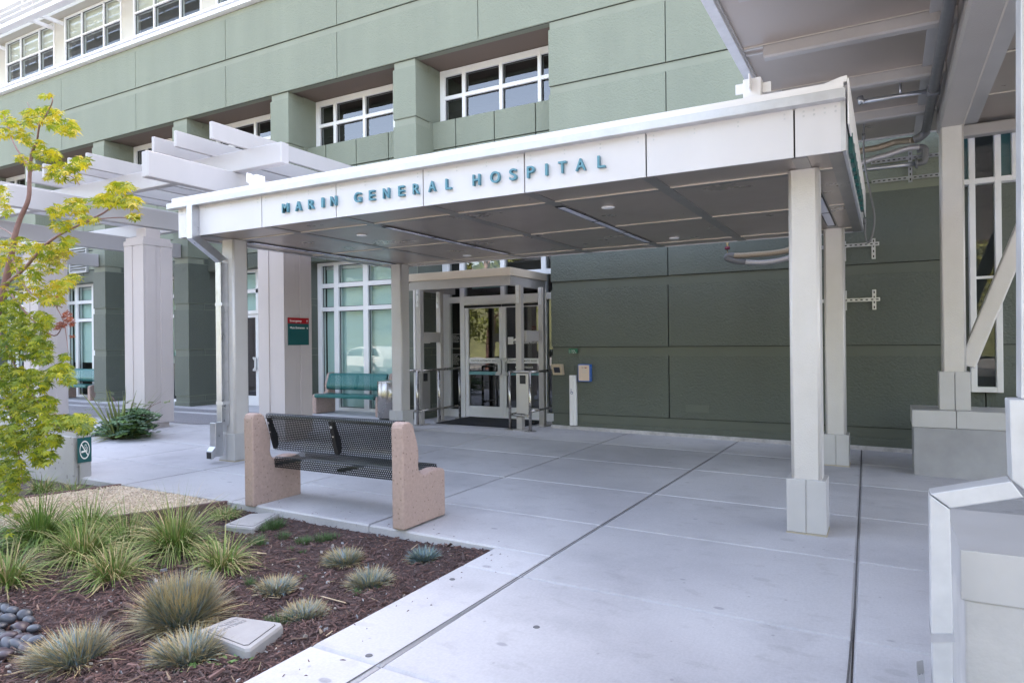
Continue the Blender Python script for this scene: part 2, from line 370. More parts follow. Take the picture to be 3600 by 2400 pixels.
for (x0, y0, x1, y1, w_) in ((-1.925, 3.98, -1.81, 9.70, .0045), (-1.97, 1, -1.92, 3.97, .0045), (-.165, 3.98, -.30, 9.70, .0045), (-.118, -2, -.165, 3.98, .0045), (-3.46, 3.98, -3.40, 9.70, .003), (-6.53, 3.98, -6.30, 9.5, .003)):
    ms.poly([(x0-w_, y0, fz(x0)+.003), (x0+w_, y0, fz(x0)+.003), (x1+w_, y1, fz(x1)+.003), (x1-w_, y1, fz(x1)+.003)])
struct(ms.build('joint_filler', mat('dark_joint_filler', (.10, .095, .095), .95, var=.4, vs=60)))
# exposed aggregate strip in front of the left bays (sheet laid 6 mm over the slabs)
ms = MB()
for pts in ([(-30, 7.55), (-10.35, 7.55), (-10.1, 7.7), (-10.1, 8.75), (-30, 8.75)], [(-30, 9.0), (-10.75, 9.0), (-10.75, 9.4), (-30, 9.4)]):
    ms.poly([(x, y, fz(x)+.006) for x, y in pts])
struct(ms.build('aggregate_paving', m['agg']))
# planting bed, two headers and the path of decomposed granite
def bz(x, y):
    e = min(1, max(0, (EDGE_X - x)/.5)); e2 = min(1, max(0, (EDGE_Y-y)/.4))
    h = .014*math.sin(x*3.1+1)*math.sin(y*2.7) + .008*math.sin(x*7.3+y*5.1) + .006*math.sin(x*13-y*11)
    return fz(x) - .035 - .03*e - .012*e2 + h*(.3+.7*min(e, e2))
H2a, H2b = PF(826, 1761, -.02), PF(-60, 1893, -.05)          # lower header line
H1a, H1b = PF(438, 1703, -.02), PF(-40, 1778, -.05)          # upper header line
def side(p, a, b): return (b.x-a.x)*(p[1]-a.y)-(b.y-a.y)*(p[0]-a.x)
nx, ny = 120, 90; V = []; Fc = []
x0, x1, y0, y1 = -16., EDGE_X+.003, -6., EDGE_Y+.003
for j in range(ny+1):
    for i in range(nx+1):
        x = x0+(x1-x0)*(i/nx)**.6; y = y0+(y1-y0)*(j/ny)**.6
        z = bz(x, y)
        if side((x, y), H2a, H2b) < 0 and side((x, y), H1a, H1b) > 0: z -= .05
        V.append((x, y, z))
for j in range(ny):
    for i in range(nx): a = j*(nx+1)+i; Fc.append((a, a+1, a+nx+2, a+nx+1))
struct(pydata('planting_bed', V, Fc, m['soil'], smooth=True))
# path sheet between the headers
d1 = (H1b-H1a); d2 = (H2b-H2a); V = []; Fc = []
K = 40
for i in range(K+1):
    for j in range(13):
        a = H1a.lerp(H1a+d1*2.2, i/K); b = H2a.lerp(H2a+d2*1.6, i/K); p = a.lerp(b, j/12)
        V.append((p.x, min(p.y, EDGE_Y-.001), fz(p.x)-.022+.005*math.sin(p.x*9+p.y*7)+.004*math.sin(p.x*23-p.y*19)))
for i in range(K):
    for j in range(12): a = i*13+j; Fc.append((a, a+1, a+14, a+13))
struct(pydata('path', V, Fc, m['dg'], smooth=True))
for (a, b, k, lab) in ((H1a, H1a+d1*2.2, 0, 'dark steel edging between granite path and the concrete wall bed'), (H2a, H2a+d2*1.6, 1, 'dark steel edging between granite path and the tall green grasses')):
    ms = MB(); u = (b-a); u.z = 0; u.normalize(); v = Vector((-u.y, u.x, 0))*.02
    q = [a-v, b-v, b+v, a+v]
    ms.hexa([(p.x, p.y, fz(p.x)-.15) for p in q], [(p.x, p.y, fz(p.x)-.005) for p in q])
    setp(ms.build('garden_edging', m['rust'], bevel=.004), lab, 'edging', 'steel edgings of the path')

# ================================================================== HOSPITAL BUILDING
hosp = thing('hospital_building', 'green rendered hospital building with deep window bays and white upper storey', 'building', (-8, 9.75, -1.32))
ZK = [-1.115, -.075, .958, 1.99, 3.03, 4.06, 5.09, 6.10, 7.09]; BD = .137; YF = 9.75; PR = .026
WM = [m['paint_up'], m['paint_up_s'], m['paint_lo'], m['paint_lo_s'], m['groove_shade']]
def courses(ms, x0, x1, ks, vj=(), ya=YF, side_r=False, side_l=False, yb=None, gap=.008, deep=.25):
    """panel courses standing 14 mm proud of a smooth backing; ks = indices of ZK where each course starts"""
    for k in ks:
        zb = ZK[k]; zt = ZK[k+1]-BD
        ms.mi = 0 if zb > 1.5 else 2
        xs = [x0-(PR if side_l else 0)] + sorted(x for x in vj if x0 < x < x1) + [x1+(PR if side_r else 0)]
        for i, (a, b) in enumerate(zip(xs, xs[1:])):
            a2 = a+(gap if i else 0); b2 = b-(gap if i < len(xs)-2 else 0)
            y2 = ya+.012 if yb is None else yb
            ms.box(a2, b2, ya-PR+.012, y2+.004, zb, zt)
        ms.mi = 4; ms.box(x0+.013, x1-.013, ya+.006, y2+.0035, zb-.010, zb-.0005)  # dark strip in the joint under each course, its shadow line painted in
        for v in vj:
            if x0 < v < x1: ms.box(v-gap+.0005, v+gap-.0005, ya+.004, y2+.0035, zb, zt)
# solid wall to the right of the entrance
VJ = [-2.785, PY(3466, 1400, 9.74).x, 3.9]; XR = 9.0; XL = -4.67
ms = MB()
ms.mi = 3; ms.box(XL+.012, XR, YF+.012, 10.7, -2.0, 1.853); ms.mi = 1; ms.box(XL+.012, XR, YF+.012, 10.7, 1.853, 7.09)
courses(ms, XL, XR, range(0, 8), VJ)
ms.mi = 2; ms.box(XL, XR, YF-PR+.012, YF+.016, -1.40, -1.115-BD)
hw = ms.build('wall', WM, hosp)
ms = MB(); cs = [(XL-.01, -1.6), (2.0, -1.6), (2.0, fz(2.0)+.05), (XL-.01, fz(XL)+.05)]; ms.prism(cs, 'y', YF-.05, YF+.02); ms.build('wall_curb', m['curb'], hosp, bevel=.006)
# spandrel over the bays
ms = MB(); ms.mi = 1; ms.box(-42, XL+.012, YF+.012, 10.49, 5.15, 7.08)
courses(ms, -42, XL, (6, 7), [-5.98-3.162*k for k in range(12)])
ms.mi = 1; ms.box(-42, XL+.012, YF-.002, YF+.15, 5.085, 5.15)
ms.build('spandrel', WM, hosp)
ms = MB(); ms.box(-42, XL, YF+.15, 10.7, 5.10, 5.149); ms.build('bay_soffit', m['brown'], hosp)
PIL = [(-7.81-3.165*k, -7.30-3.165*k) for k in range(0, 6)]
for (a, b) in PIL:
    ms = MB(); ms.mi = 3; ms.box(a+.02, b-.02, YF+.02, 10.7, -1.9, 1.853); ms.mi = 1; ms.box(a+.02, b-.02, YF+.02, 10.7, 1.853, 5.084)
    for k in range(0, 6):
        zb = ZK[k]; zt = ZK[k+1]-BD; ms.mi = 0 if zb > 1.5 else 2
        ms.box(a, b, YF, 10.66, zb, zt)
        ms.box(a, b, 10.16, 10.665, zt, ZK[k+1]-.002)       # bands stop short on the reveal
        ms.mi = 4; ms.box(a+.003, b-.003, YF+.003, 10.159, zb-.010, zb-.0005)  # same dark joint strip with painted shadow line below each pillar panel
    ms.mi = 2; ms.box(a, b, YF, 10.66, -1.85, -1.115-BD); ms.box(a, b, 10.16, 10.665, -1.115-BD, -1.117)
    ms.build('pillar', WM, hosp, bevel=.006)
def sheet(ms, x0, x1, Y, z0, z1): ms.poly([(x0, Y, z0), (x1, Y, z0), (x1, Y, z1), (x0, Y, z1)])
def bay(i): return -7.30-3.165*i, -4.66-3.165*i
for i in range(0, 6):
    a, b = bay(i); a += .002; b -= .002 if i else -.0
    bb = -7.81-3.165*(i-1)-.002 if i else XL+.010
    ms = MB(); ms.mi = 3; ms.box(a, bb, 10.292, 10.49, 1.70, 1.9); ms.mi = 4; ms.box(a, bb, 10.292, 10.49, 1.9, 4.06)
    cuts = [a, a+.50, a+1.31, a+2.12, bb]; zc = [1.70, 2.02, 2.53, 3.04, 3.55, 4.07]
    for x0, x1 in zip(cuts, cuts[1:]):
        for z0, z1 in zip(zc, zc[1:]):
            ms.mi = 0 if z0 > 2 else 2
            ms.box(x0+(.010 if x0 != a else 0), x1-(.010 if x1 != bb else 0), 10.26, 10.30, z0+.010, z1-.010)
    ms.build('sill_wall', WM, hosp, bevel=.004)
def window(name, xs, zs, Y=10.50, dep=.12, fw=None, pane=None, blinds=(), parent=hosp, cells=None):
    """xs / zs: list of (lo, hi) extents of the frame members; panes fill the cells between"""
    ms = MB()
    for a, b in xs: ms.box(a, b, Y, Y+dep, zs[0][0], zs[-1][1])
    for (a0, a1), (b0, b1) in zip(xs, xs[1:]):
        for z0, z1 in zs: ms.box(a1, b0, Y+.002, Y+dep-.004, z0, z1)
    fr = ms.build(name, m['frame'], parent, bevel=.004)
    ms = MB()
    sheet(ms, xs[0][1]-.01, xs[-1][0]+.01, Y+.06, zs[0][1]-.01, zs[-1][0]+.01)
    ms.build('pane', pane or m['glass_dark'], fr)
    ms = MB()
    for (a0, a1), (b0, b1) in zip(xs, xs[1:]):
        for (c0, c1), (e0, e1) in zip(zs, zs[1:]):
            for (x0, x1, z0, z1) in ((a1, a1+.012, c1, e0), (b0-.012, b0, c1, e0), (a1+.012, b0-.012, c1, c1+.012), (a1+.012, b0-.012, e0-.012, e0)):
                ms.box(x0, x1, Y+.045, Y+.058, z0, z1)
    ms.build('gasket', m['black'], fr)
    for (x0, x1, z0, z1, mt, yy) in blinds:
        ms = MB(); ms.box(x0, x1, yy, yy+.004, z0, z1); ms.build('blind', mt, fr)
    return fr
for i in range(0, 6):        # first-floor windows in the bays
    o = -3.165*i
    xs = [(-7.298+o, -7.19+o), (-6.81+o, -6.74+o), (-6.02+o, -5.955+o), (-5.25+o, -5.185+o), (-4.80+o, (-4.665 if i == 0 else -4.648)+o)]
    window('window', xs, [(3.98, 4.05), (4.53, 4.60), (4.965, 5.085)], pane=m['glass_dark'])
for i in (1, 3, 4, 5):       # ground-floor windows
    o = -3.165*(i-1)
    xs = [(-10.465+o, -10.35+o), (-10.01+o, -9.885+o), (-9.225+o, -9.095+o), (-8.44+o, -8.31+o), (-7.94+o, -7.813+o)]
    zb = -1.36
    f = window('window', xs, [(zb, zb+.07), (.69, .775), (1.175, 1.265), (1.635, 1.70)], pane=m['glass'],
               blinds=[(-10.35+o, -7.93+o, -1.3 if i == 1 else -.42, 1.56, m['blind_t'], 10.66), (-10.35+o, -7.93+o, 1.565, 1.64, m['frame'], 10.65)])
# glazed double doors inside the third bay
def leaf(x0, x1, z0, z1, Y, hinge, name='glazed_door', pane=None, st=.085, bot=.22, top=.07):
    ms = MB(); ms.box(x0, x0+st, Y, Y+.05, z0, z1); ms.box(x1-st, x1, Y, Y+.05, z0, z1)
    ms.box(x0+st, x1-st, Y+.002, Y+.048, z0, z0+bot); ms.box(x0+st, x1-st, Y+.002, Y+.048, z1-top, z1)
    d = ms.build(name, m['frame'], hosp, bevel=.003)
    ms = MB(); sheet(ms, x0+st-.01, x1-st+.01, Y+.025, z0+bot-.01, z1-top+.01); ms.build('pane', pane or m['glass_dark'], d)
    s = 1 if hinge == 'l' else -1; hx = x1-st/2 if hinge == 'l' else x0+st/2
    ms = MB(); zc = (z0+z1)/2-.09
    pts = [(0, .155), (.06, .155), (.06, .115), (.028, .075), (.028, -.075), (.06, -.115), (.06, -.155), (0, -.155), (-.018, -.10), (-.018, .10)]
    ms.prism([(hx-s*px*1.5, zc+pz) for px, pz in pts], 'y', Y-.05, Y-.022)
    for q in (-.1, .1): ms.box(hx-.012, hx+.012, Y-.024, Y+.002, zc+q-.012, zc+q+.012)
    ms.build('handle', m['galvp'], d, bevel=.005)
    return d
o = -3.165
xs = [(-13.628, -13.52), (-13.20, -13.10), (-11.50, -11.40), (-11.11, -10.995)]
ms = MB()
for a, b in xs: ms.box(a, b, 10.5, 10.62, -1.36, 1.70)
for (a0, a1), (b0, b1) in zip(xs, xs[1:]):
    for z0, z1 in ((.70, .785), (1.175, 1.265), (1.635, 1.698)): ms.box(a1, b0, 10.502, 10.616, z0, z1)
for (a, b) in ((-13.52, -13.20), (-11.40, -11.11)): ms.box(a, b, 10.502, 10.616, -1.36, -1.27)
ms.box(-12.345, -12.265, 10.502, 10.616, .785, 1.635)
fr = ms.build('door_frame', m['frame'], hosp, bevel=.004)
ms = MB(); sheet(ms, -13.53, -11.09, 10.56, .75, 1.65); sheet(ms, -13.53, -13.19, 10.56, -1.3, .72); sheet(ms, -11.41, -11.1, 10.56, -1.3, .72); ms.build('pane', m['glass'], fr)
ms = MB(); ms.box(-13.5, -11.1, 10.66, 10.664, .79, 1.62); ms.build('blind', m['blind_t'], fr)
leaf(-13.097, -12.307, -1.35, .695, 10.53, 'l'); leaf(-12.303, -11.503, -1.35, .695, 10.53, 'r')
# main entrance: frame, sidelights and two automatic doors
xs = [(-7.29, -7.15), (-6.905, -6.812), (-5.222, -5.13), (-4.80, -4.665)]
ms = MB()
for a, b in xs: ms.box(a, b, 10.5, 10.62, -1.40, 1.70)
for (a0, a1), (b0, b1) in zip(xs, xs[1:]):
    for z0, z1 in ((.745, .855), (1.175, 1.265), (1.635, 1.698)): ms.box(a1, b0, 10.502, 10.616, z0, z1)
for (a, b) in ((-7.15, -6.905), (-5.13, -4.80)): ms.box(a, b, 10.502, 10.616, -1.38, -1.22)
ms.box(-6.04, -5.95, 10.502, 10.616, .855, 1.635); ms.box(-6.812, -5.222, 10.49, 10.62, .70, .744)
fr = ms.build('door_frame', m['frame'], hosp, bevel=.004)
ms = MB(); sheet(ms, -7.16, -4.79, 10.56, .82, 1.66); sheet(ms, -7.16, -6.90, 10.56, -1.24, .8); sheet(ms, -5.14, -4.79, 10.56, -1.24, .8)
ms.build('pane', m['glass_dark'], fr)
ms = MB(); ms.box(-6.72, -6.06, 10.64, 10.645, 1.0, 1.66); ms.build('blind', m['blind_t'], fr)
ms = MB()
for x0, x1 in ((-6.80, -6.03), (-6.005, -5.235)): ms.tube([(x0, 10.50, .665), (x1, 10.50, .665)], .022, 10)
ms.build('door_sensor', m['black'], fr)
YD = 10.53
for (x0, x1, hg) in ((-6.81, -6.022, 'l'), (-6.018, -5.225, 'r')):
    d = leaf(x0, x1, -1.37, .70, YD, hg, 'entrance_door', st=.068)
    ga, gb = x0+.07, x1-.07
    ms = MB(); ms.box(ga, gb, YD+.014, YD+.020, -.365, -.275); ms.build('caution_band', m['frame'], d)
    text('CAUTION AUTOMATIC DOOR', 'lettering', m['black'], d, (ga+.05, YD+.0135, -.336), (1, 0, 0), (0, 0, 1), .03, gb-ga-.10, .0015, .012, space=1.25)
    ms = MB()
    for z in (-.535, -.555, -.575): ms.box(ga, gb, YD+.016, YD+.020, z, z+.017)
    ms.build('teal_band', m['band'], d)
    if hg == 'r':
        ms = MB(); lx = ga+.03; ms.box(lx, lx+.11, YD+.016, YD+.020, -.03, .10); ms.build('emblem', m['frame'], d)
        ms = MB(); ms.prism([(lx+.035, .028), (lx+.17, .083), (lx+.30, .05), (lx+.36, .026)], 'y', YD+.012, YD+.0155); ms.build('emblem', m['white'], d)
        text('MARIN GENERAL HOSPITAL', 'lettering', m['white'], d, (lx+.13, YD+.0175, -.02), (1, 0, 0), (0, 0, 1), .036, .49, .0015, .008)
        text('MAIN ENTRANCE', 'lettering', m['white'], d, (ga+.175, YD+.0175, -.455), (1, 0, 0), (0, 0, 1), .036, .35, .0015, .015, space=1.15)
W1 = 'WARNING:\nThis facility contains\nchemicals known to\nthe State of California\nto cause cancer,\nbirth defects or other\nreproductive harm.'
W2 = 'ADVERTENCIA:\nEsta instalación\ncontiene sustancias\nquímicas que el Estado\nde California reconoce\ncomo causantes de\ncáncer, defectos\ncongénitos u otros\ndaños reproductivos.'
for zc, tx in ((.035, W1), (-.34, W2)):
    x0, x1 = -7.125, -6.925; ms = MB(); t = .006
    for (a, b, c, d_) in ((x0, x1, zc+.135-t, zc+.135), (x0, x1, zc-.135, zc-.135+t), (x0, x0+t, zc-.135+t, zc+.135-t), (x1-t, x1, zc-.135+t, zc+.135-t)): ms.box(a, b, 10.552, 10.556, c, d_)
    nt_ = ms.build('notice', m['white'], fr)
    text(tx, 'lettering', m['white'], nt_.parent, (x0+.018, 10.5535, zc+.10), (1, 0, 0), (0, 0, 1), .011, .155, .001, 0, spl=1.25)
# louvred vent in the fourth bay
va, vb_ = PY(250, 876, 10.255), PY(311, 957, 10.255)
ms = MB(); x0, x1, z0, z1 = va.x, vb_.x, vb_.z, va.z
for (a, b, c, d_) in ((x0, x1, z0, z0+.03), (x0, x1, z1-.03, z1), (x0, x0+.03, z0+.03, z1-.03), (x1-.03, x1, z0+.03, z1-.03)): ms.box(a, b, 10.20, 10.262, c, d_)
nb = 9
for k in range(nb):
    z = z0+.04+(z1-z0-.07)*k/nb; ms.hexa([(x0+.03, 10.21, z), (x1-.03, 10.21, z), (x1-.03, 10.258, z+.045), (x0+.03, 10.258, z+.045)], [(x0+.03, 10.21, z+.006), (x1-.03, 10.21, z+.006), (x1-.03, 10.258, z+.051), (x0+.03, 10.258, z+.051)])
ms.build('vent', m['clad'], hosp)
# second storey: ribbon of windows, ledge with rail, sunshade
for i in range(1, 8):
    o = -3.165*(i-1)
    xs = [(-10.43+o, -10.385+o), (-9.61+o, -9.57+o), (-8.59+o, -8.55+o), (-7.825+o, -7.78+o)]
    window('ribbon_window', xs, [(7.2, 7.25), (8.46, 8.50), (9.10, 9.15)], pane=m['glass'],
           blinds=[(-10.4+o, -7.8+o, 8.47, 9.14, m['blind_c'], 10.64)])
    ms = MB(); ms.box(-7.78+o+.001, -7.265+o-.001, 10.52, 10.7, 7.15, 9.15); ms.build('cream_panel', m['cream'], hosp)
ms = MB(); ms.box(-42, -7.3, 9.90, 10.7, 7.082, 7.15); ms.box(-42, -7.5, 9.64, 9.90, 7.09, 7.165)
ms.build('ledge', m['frame'], hosp, bevel=.006)
ms = MB()
for k in range(12):
    x1 = -7.6-3.165*k; ms.box(x1-3.13, x1, 9.66, 9.74, 7.225, 7.285)
    for q in (.5, 1.6, 2.7): ms.box(x1-q-.03, x1-q+.03, 9.69, 9.72, 7.166, 7.224)
ms.build('ledge_rail', m['roofwhite'], hosp, bevel=.008)
ms = MB(); ms.box(-42, -7.0, 10.28, 10.699, 9.16, 10.1); ms.build('eave', m['cream'], hosp)
ms = MB()
for z, h, y in ((9.42, .03, 9.78), (9.23, .03, 9.74), (9.04, .03, 9.70), (8.78, .10, 9.66)): ms.box(-42, -7.5, y-.10, y+.10, z, z+h)
for k in range(12):
    for q in (0, .52):
        x = -7.3-3.165*k-q; ms.box(x-.03, x+.03, 9.86, 10.5, 8.93, 9.03); ms.box(x-.025, x+.025, 9.72, 9.76, 8.89, 9.45)
ms.build('sunshade', m['roofwhite'], hosp, bevel=.006)
# body: roof, storeys behind the glass
ms = MB()
ms.box(-44, 12, 10.7, 30, 9.16, 9.7); ms.box(-44, 12, 18, 30, -2.2, 9.15); ms.box(XL, 12, YF+.03, 10.69, 7.09, 9.7); ms.box(9, 12, YF+.03, 18, -2.2, 9.15); ms.box(-44, -42, YF, 18, -2.2, 9.15)
ms.build('roof', m['paint_up_s'], hosp)
ms = MB(); ms.box(-42, XL, 10.495, 17.9, 5.16, 7.07); ms.box(-42, XL, 10.50, 17.9, 1.72, 3.97); ms.box(-42, XL, 17.5, 17.9, -1.5, 1.7); ms.box(-42, XL, 10.71, 17.9, -1.6, -1.42); ms.box(-42, XL, 12.6, 12.7, 3.98, 5.15); ms.box(-42, XL, 12.6, 12.7, 7.1, 9.15)
for k in range(12):
    x = -7.56-3.165*k; ms.box(x-.05, x+.05, 10.72, 17.4, -1.42, 1.71)
ms.build('interior', m['interior'], hosp)
# tall window at the far right of the wall
def tallwin():
    xa, xb = PY(3414, 1300, 9.60).x, PY(3528, 1300, 9.60).x
    zb = PY(3470, 1379, 9.60).z; zs_ = PY(3490, 640, 9.60).z; xr = PY(3582, 600, 9.60).x; xl = xa-(xr-xb); zt = 4.05
    ms = MB(); y0, y1 = 9.60, 9.74; t = .062
    ms.box(xa, xa+t, y0, y1, zb, zt); ms.box(xb-t, xb, y0, y1, zb, zt); ms.box(xa+t, xb-t, y0+.002, y1, zb, zb+t); ms.box(xa+t, xb-t, y0+.002, y1, zs_, zs_+t)
    ms.box(xl, xl+t, y0, y1, zs_, zt); ms.box(xr-t, xr, y0, y1, zs_, zt); ms.box(xl+t, xa, y0+.002, y1, zs_, zs_+t); ms.box(xb, xr-t, y0+.002, y1, zs_, zs_+t)
    zm = PY(3450, 980, 9.66).z; ms.box(xa+t, xb-t, y0+.04, y1, zm, zm+.03)
    f = ms.build('tall_window', m['frame'], hosp, bevel=.004)
    ms = MB(); sheet(ms, xa+t-.005, xb-t+.005, 9.68, zb+t-.005, zs_+.01); sheet(ms, xl+t-.005, xr-t+.005, 9.68, zs_+t-.005, zt); ms.build('pane', m['glass'], f)
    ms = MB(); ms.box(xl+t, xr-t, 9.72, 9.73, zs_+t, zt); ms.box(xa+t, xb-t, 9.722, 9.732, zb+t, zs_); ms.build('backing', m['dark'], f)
    ms = MB(); ms.box(xl+t, xa, 9.70, 9.705, zs_+t, zt); ms.box(xb, xr-t, 9.70, 9.705, zs_+t, zt); ms.build('blind', mat('teal_panel', (.05, .16, .18), .6), f)
tallwin()
# ================================================================== ENTRANCE CANOPY with the hospital's name
can = thing('entrance_canopy', 'white flat entrance canopy on grey columns carrying the hospital name', 'canopy', (-3.66, 6.88, fz(-3.66)))
ZS, YC0, YC1, XC0, XC1 = 1.236, 4.96, 8.81, -7.094, -.225
FJ = [XC0, -5.725, -4.685, -3.64, -2.61, -1.575, -.54, XC1]
ms = MB()
for a, b in zip(FJ, FJ[1:]):
    ms.mi = 0; ms.box(a+(.006 if a != XC0 else 0), b-(.006 if b != XC1 else .03), YC0, YC0+.02, ZS, 1.565)
    ms.mi = 1
    n = 4
    for k in range(n):
        x = a+.06+(b-a-.12)*k/(n-1)
        for z in (1.535, 1.505): ms.box(x-.006, x+.006, YC0-.003, YC0+.001, z-.006, z+.006)
ms.mi = 2; ms.box(XC0+.01, XC1-.035, YC0+.021, YC0+.05, ZS+.01, 1.56)
ms.build('fascia', [m['fascia'], m['galvp'], m['black']], can)
ms = MB(); ms.box(XC0, XC0+.02, YC0+.021, YC1, ZS, 1.60); ms.box(XC0+.021, XC1-.021, YC1-.02, YC1, ZS, 1.60); ms.build('side_fascia', m['fascia'], can)
ms = MB(); ms.box(XC1-.02, XC1, YC0+.0, YC1, ZS, 1.60); ms.box(XC1-.03, XC1-.001, YC0-.002, YC0+.02, ZS+.0, 1.56); ms.build('side_fascia', m['galvp'], can)
ms = MB(); ms.box(-7.20, XC1+.002, 4.88, 4.958, 1.562, 1.626)
ms.build('gutter', m['galvp'], can, bevel=.004)
ms = MB(); ms.box(-7.13, XC1-.01, 4.90, YC1, 1.628, 1.678); ms.box(XC1+.012, XC1+.022, 4.93, YC1, 1.40, 1.70); ms.prism([(XC1-.16, 1.679), (XC1+.011, 1.679), (XC1+.011, 1.72), (XC1-.03, 1.715)], 'y', 4.93, 5.0)
ms.build('roof_edge', m['roofwhite'], can, bevel=.004)
ms = MB(); ms.box(XC0+.02, XC1-.02, YC0+.052, YC1-.022, 1.27, 1.62); ms.build('roof', m['roofwhite'], can)
# soffit: panels, broad strips and light seams
SX = [-6.72, -5.70, -4.655, -3.62, -2.60, -1.575, -.515]; SY = [5.44, 6.945, 8.44]
ms = MB()
ms.mi = 0; ms.box(XC0+.021, XC1-.021, YC0+.052, YC1-.021, ZS+.008, 1.268)
ms.mi = 1
for x in SX: ms.box(x-.05, x+.05, YC0+.052, YC1-.022, ZS+.001, ZS+.0075)
ms.box(XC0+.022, XC0+.10, YC0+.052, YC1-.022, ZS+.001, ZS+.0075); ms.box(XC1-.11, XC1-.022, YC0+.052, YC1-.022, ZS+.001, ZS+.0075)
e = [XC0+.10]+[v for x in SX for v in (x-.05, x+.05)]+[XC1-.11]
for x0, x1 in zip(e[::2], e[1::2]):
    for y in SY:
        ms.mi = 1; ms.box(x0, x1, y-.006, y+.075, ZS+.003, ZS+.0075)
        ms.mi = 2; ms.box(x0, x1, y-.014, y-.0065, ZS-.002, ZS+.0075)
ms.build('soffit', [m['soffit'], m['strip'], m['seam']], can)
for x, y0, y1 in ((-6.68, 5.62, 8.3), (-4.625, 5.64, 8.25), (-2.605, 5.64, 8.25), (-.52, 5.6, 8.14)):
    ms = MB(); n = 3; L = (y1-y0)/n
    for k in range(n): ms.box(x-.034, x+.034, y0+k*L+.03, y0+(k+1)*L-.03, ZS-.006, ZS-.001)
    l = ms.build('light_strip', m['lens'], can)
    ms = MB()
    for k in range(n+1): ms.box(x-.04, x+.04, y0+k*L-.029, y0+k*L+.029, ZS-.004, ZS-.0005)
    ms.box(x-.046, x-.035, y0, y1, ZS-.005, ZS-.0005); ms.box(x+.035, x+.046, y0, y1, ZS-.005, ZS-.0005); ms.build('light_housing', m['black'], l)
for x, y in ((-2.24, 5.9), (-5.20, 5.91), (-2.23, 8.08), (-5.18, 8.08)):
    ms = MB(); ms.lathe([(.045, -.012), (.06, -.006), (.06, .004)], (x, y, ZS), 20); ms.build('smoke_vent', m['frame'], can)
def rsq(cx, cy, h, r):
    out = []
    for sx, sy, a0 in ((1, 1, 0), (-1, 1, 90), (-1, -1, 180), (1, -1, 270)):
        for k in range(5): a = math.radians(a0+k*22.5); out.append((cx+sx*(h-r)+r*math.cos(a), cy+sy*(h-r)+r*math.sin(a)))
    return out
for (cx, cy, zt) in ((-.525, 5.44, -1.010), (-.515, 8.46, -1.056), (-6.745, 5.44, -1.027), (-6.675, 8.46, -1.035)):
    ms = MB(); ms.prism(rsq(cx, cy, .104, .024), 'z', zt-.2, ZS); c = ms.build('column', m['post'], can)
    for f in c.data.polygons: f.use_smooth = abs(f.normal.z) < .5 and f.area < .1
    ms = MB(); zb = fz(cx); ms.box(cx-.132, cx-.004, cy-.135, cy+.135, zb+.012, zt, .003); ms.box(cx+.004, cx+.132, cy-.135, cy+.135, zb+.012, zt, .003); ms.box(cx-.125, cx+.125, cy-.128, cy+.128, zb+.013, zt-.003)
    ms.build('column_base', m['clad'], c)
    ms = MB(); ms.box(cx-.136, cx+.136, cy-.139, cy+.139, zb-.03, zb+.011); ms.build('grout', mat('tan_grout', (.42, .37, .28), .9), c) if 'grout' not in m else ms.build('grout', m['grout'], c)
    m['grout'] = bpy.data.materials['tan_grout']
for p0, p1 in (((2628, 362), (2668, 280)), ((876, 668), (932, 614))):
    a, b = PY(*p0, 5.44), PY(*p1, 5.44)
    ms = MB(); cx = (a.x+b.x)/2; ms.box(cx-.065, cx+.065, 5.38, 5.50, 1.66, b.z); ms.box(cx-.012, cx+.0, 5.30, 5.379, b.z-.10, b.z+.01); ms.box(cx-.13, cx-.066, 5.43, 5.445, b.z-.09, b.z-.01); ms.box(cx+.066, cx+.13, 5.43, 5.445, b.z-.11, b.z-.03)
    ms.build('steel_stub', m['roofwhite'], can, bevel=.006)
LET = [('M',990.6,1012),('A',1036.5,1058),('R',1083,1102),('I',1129,1136),('N',1161,1181),('G',1244.4,1268),('E',1296.7,1316),('N',1345.7,1367),('E',1400,1420),('R',1451,1472),('A',1505.4,1531),('L',1565.9,1586),
       ('H',1661.6,1687),('O',1723.7,1757),('S',1790.9,1816),('P',1852.9,1879),('I',1917.4,1925),('T',1963,1991),('A',2024,2059),('L',2101,2128)]
for ch, a, b in LET:
    xa, xb = PY(a, 690, 4.93).x, PY(b, 690, 4.93).x
    text(ch, 'letter', m['teal'], can, (xa, 4.957, 1.348), (1, 0, 0), (0, 0, 1), .093, xb-xa, .03, .012)
for k in range(9):
    y = 5.25+k*.29; ms = MB(); ms.box(XC1+.002, XC1+.028, y, y+.17, 1.285, 1.40); ms.box(XC1+.002, XC1+.027, y+.02, y+.06, 1.401, 1.43)
    ms.build('side_letter', m['tealsign'], can)
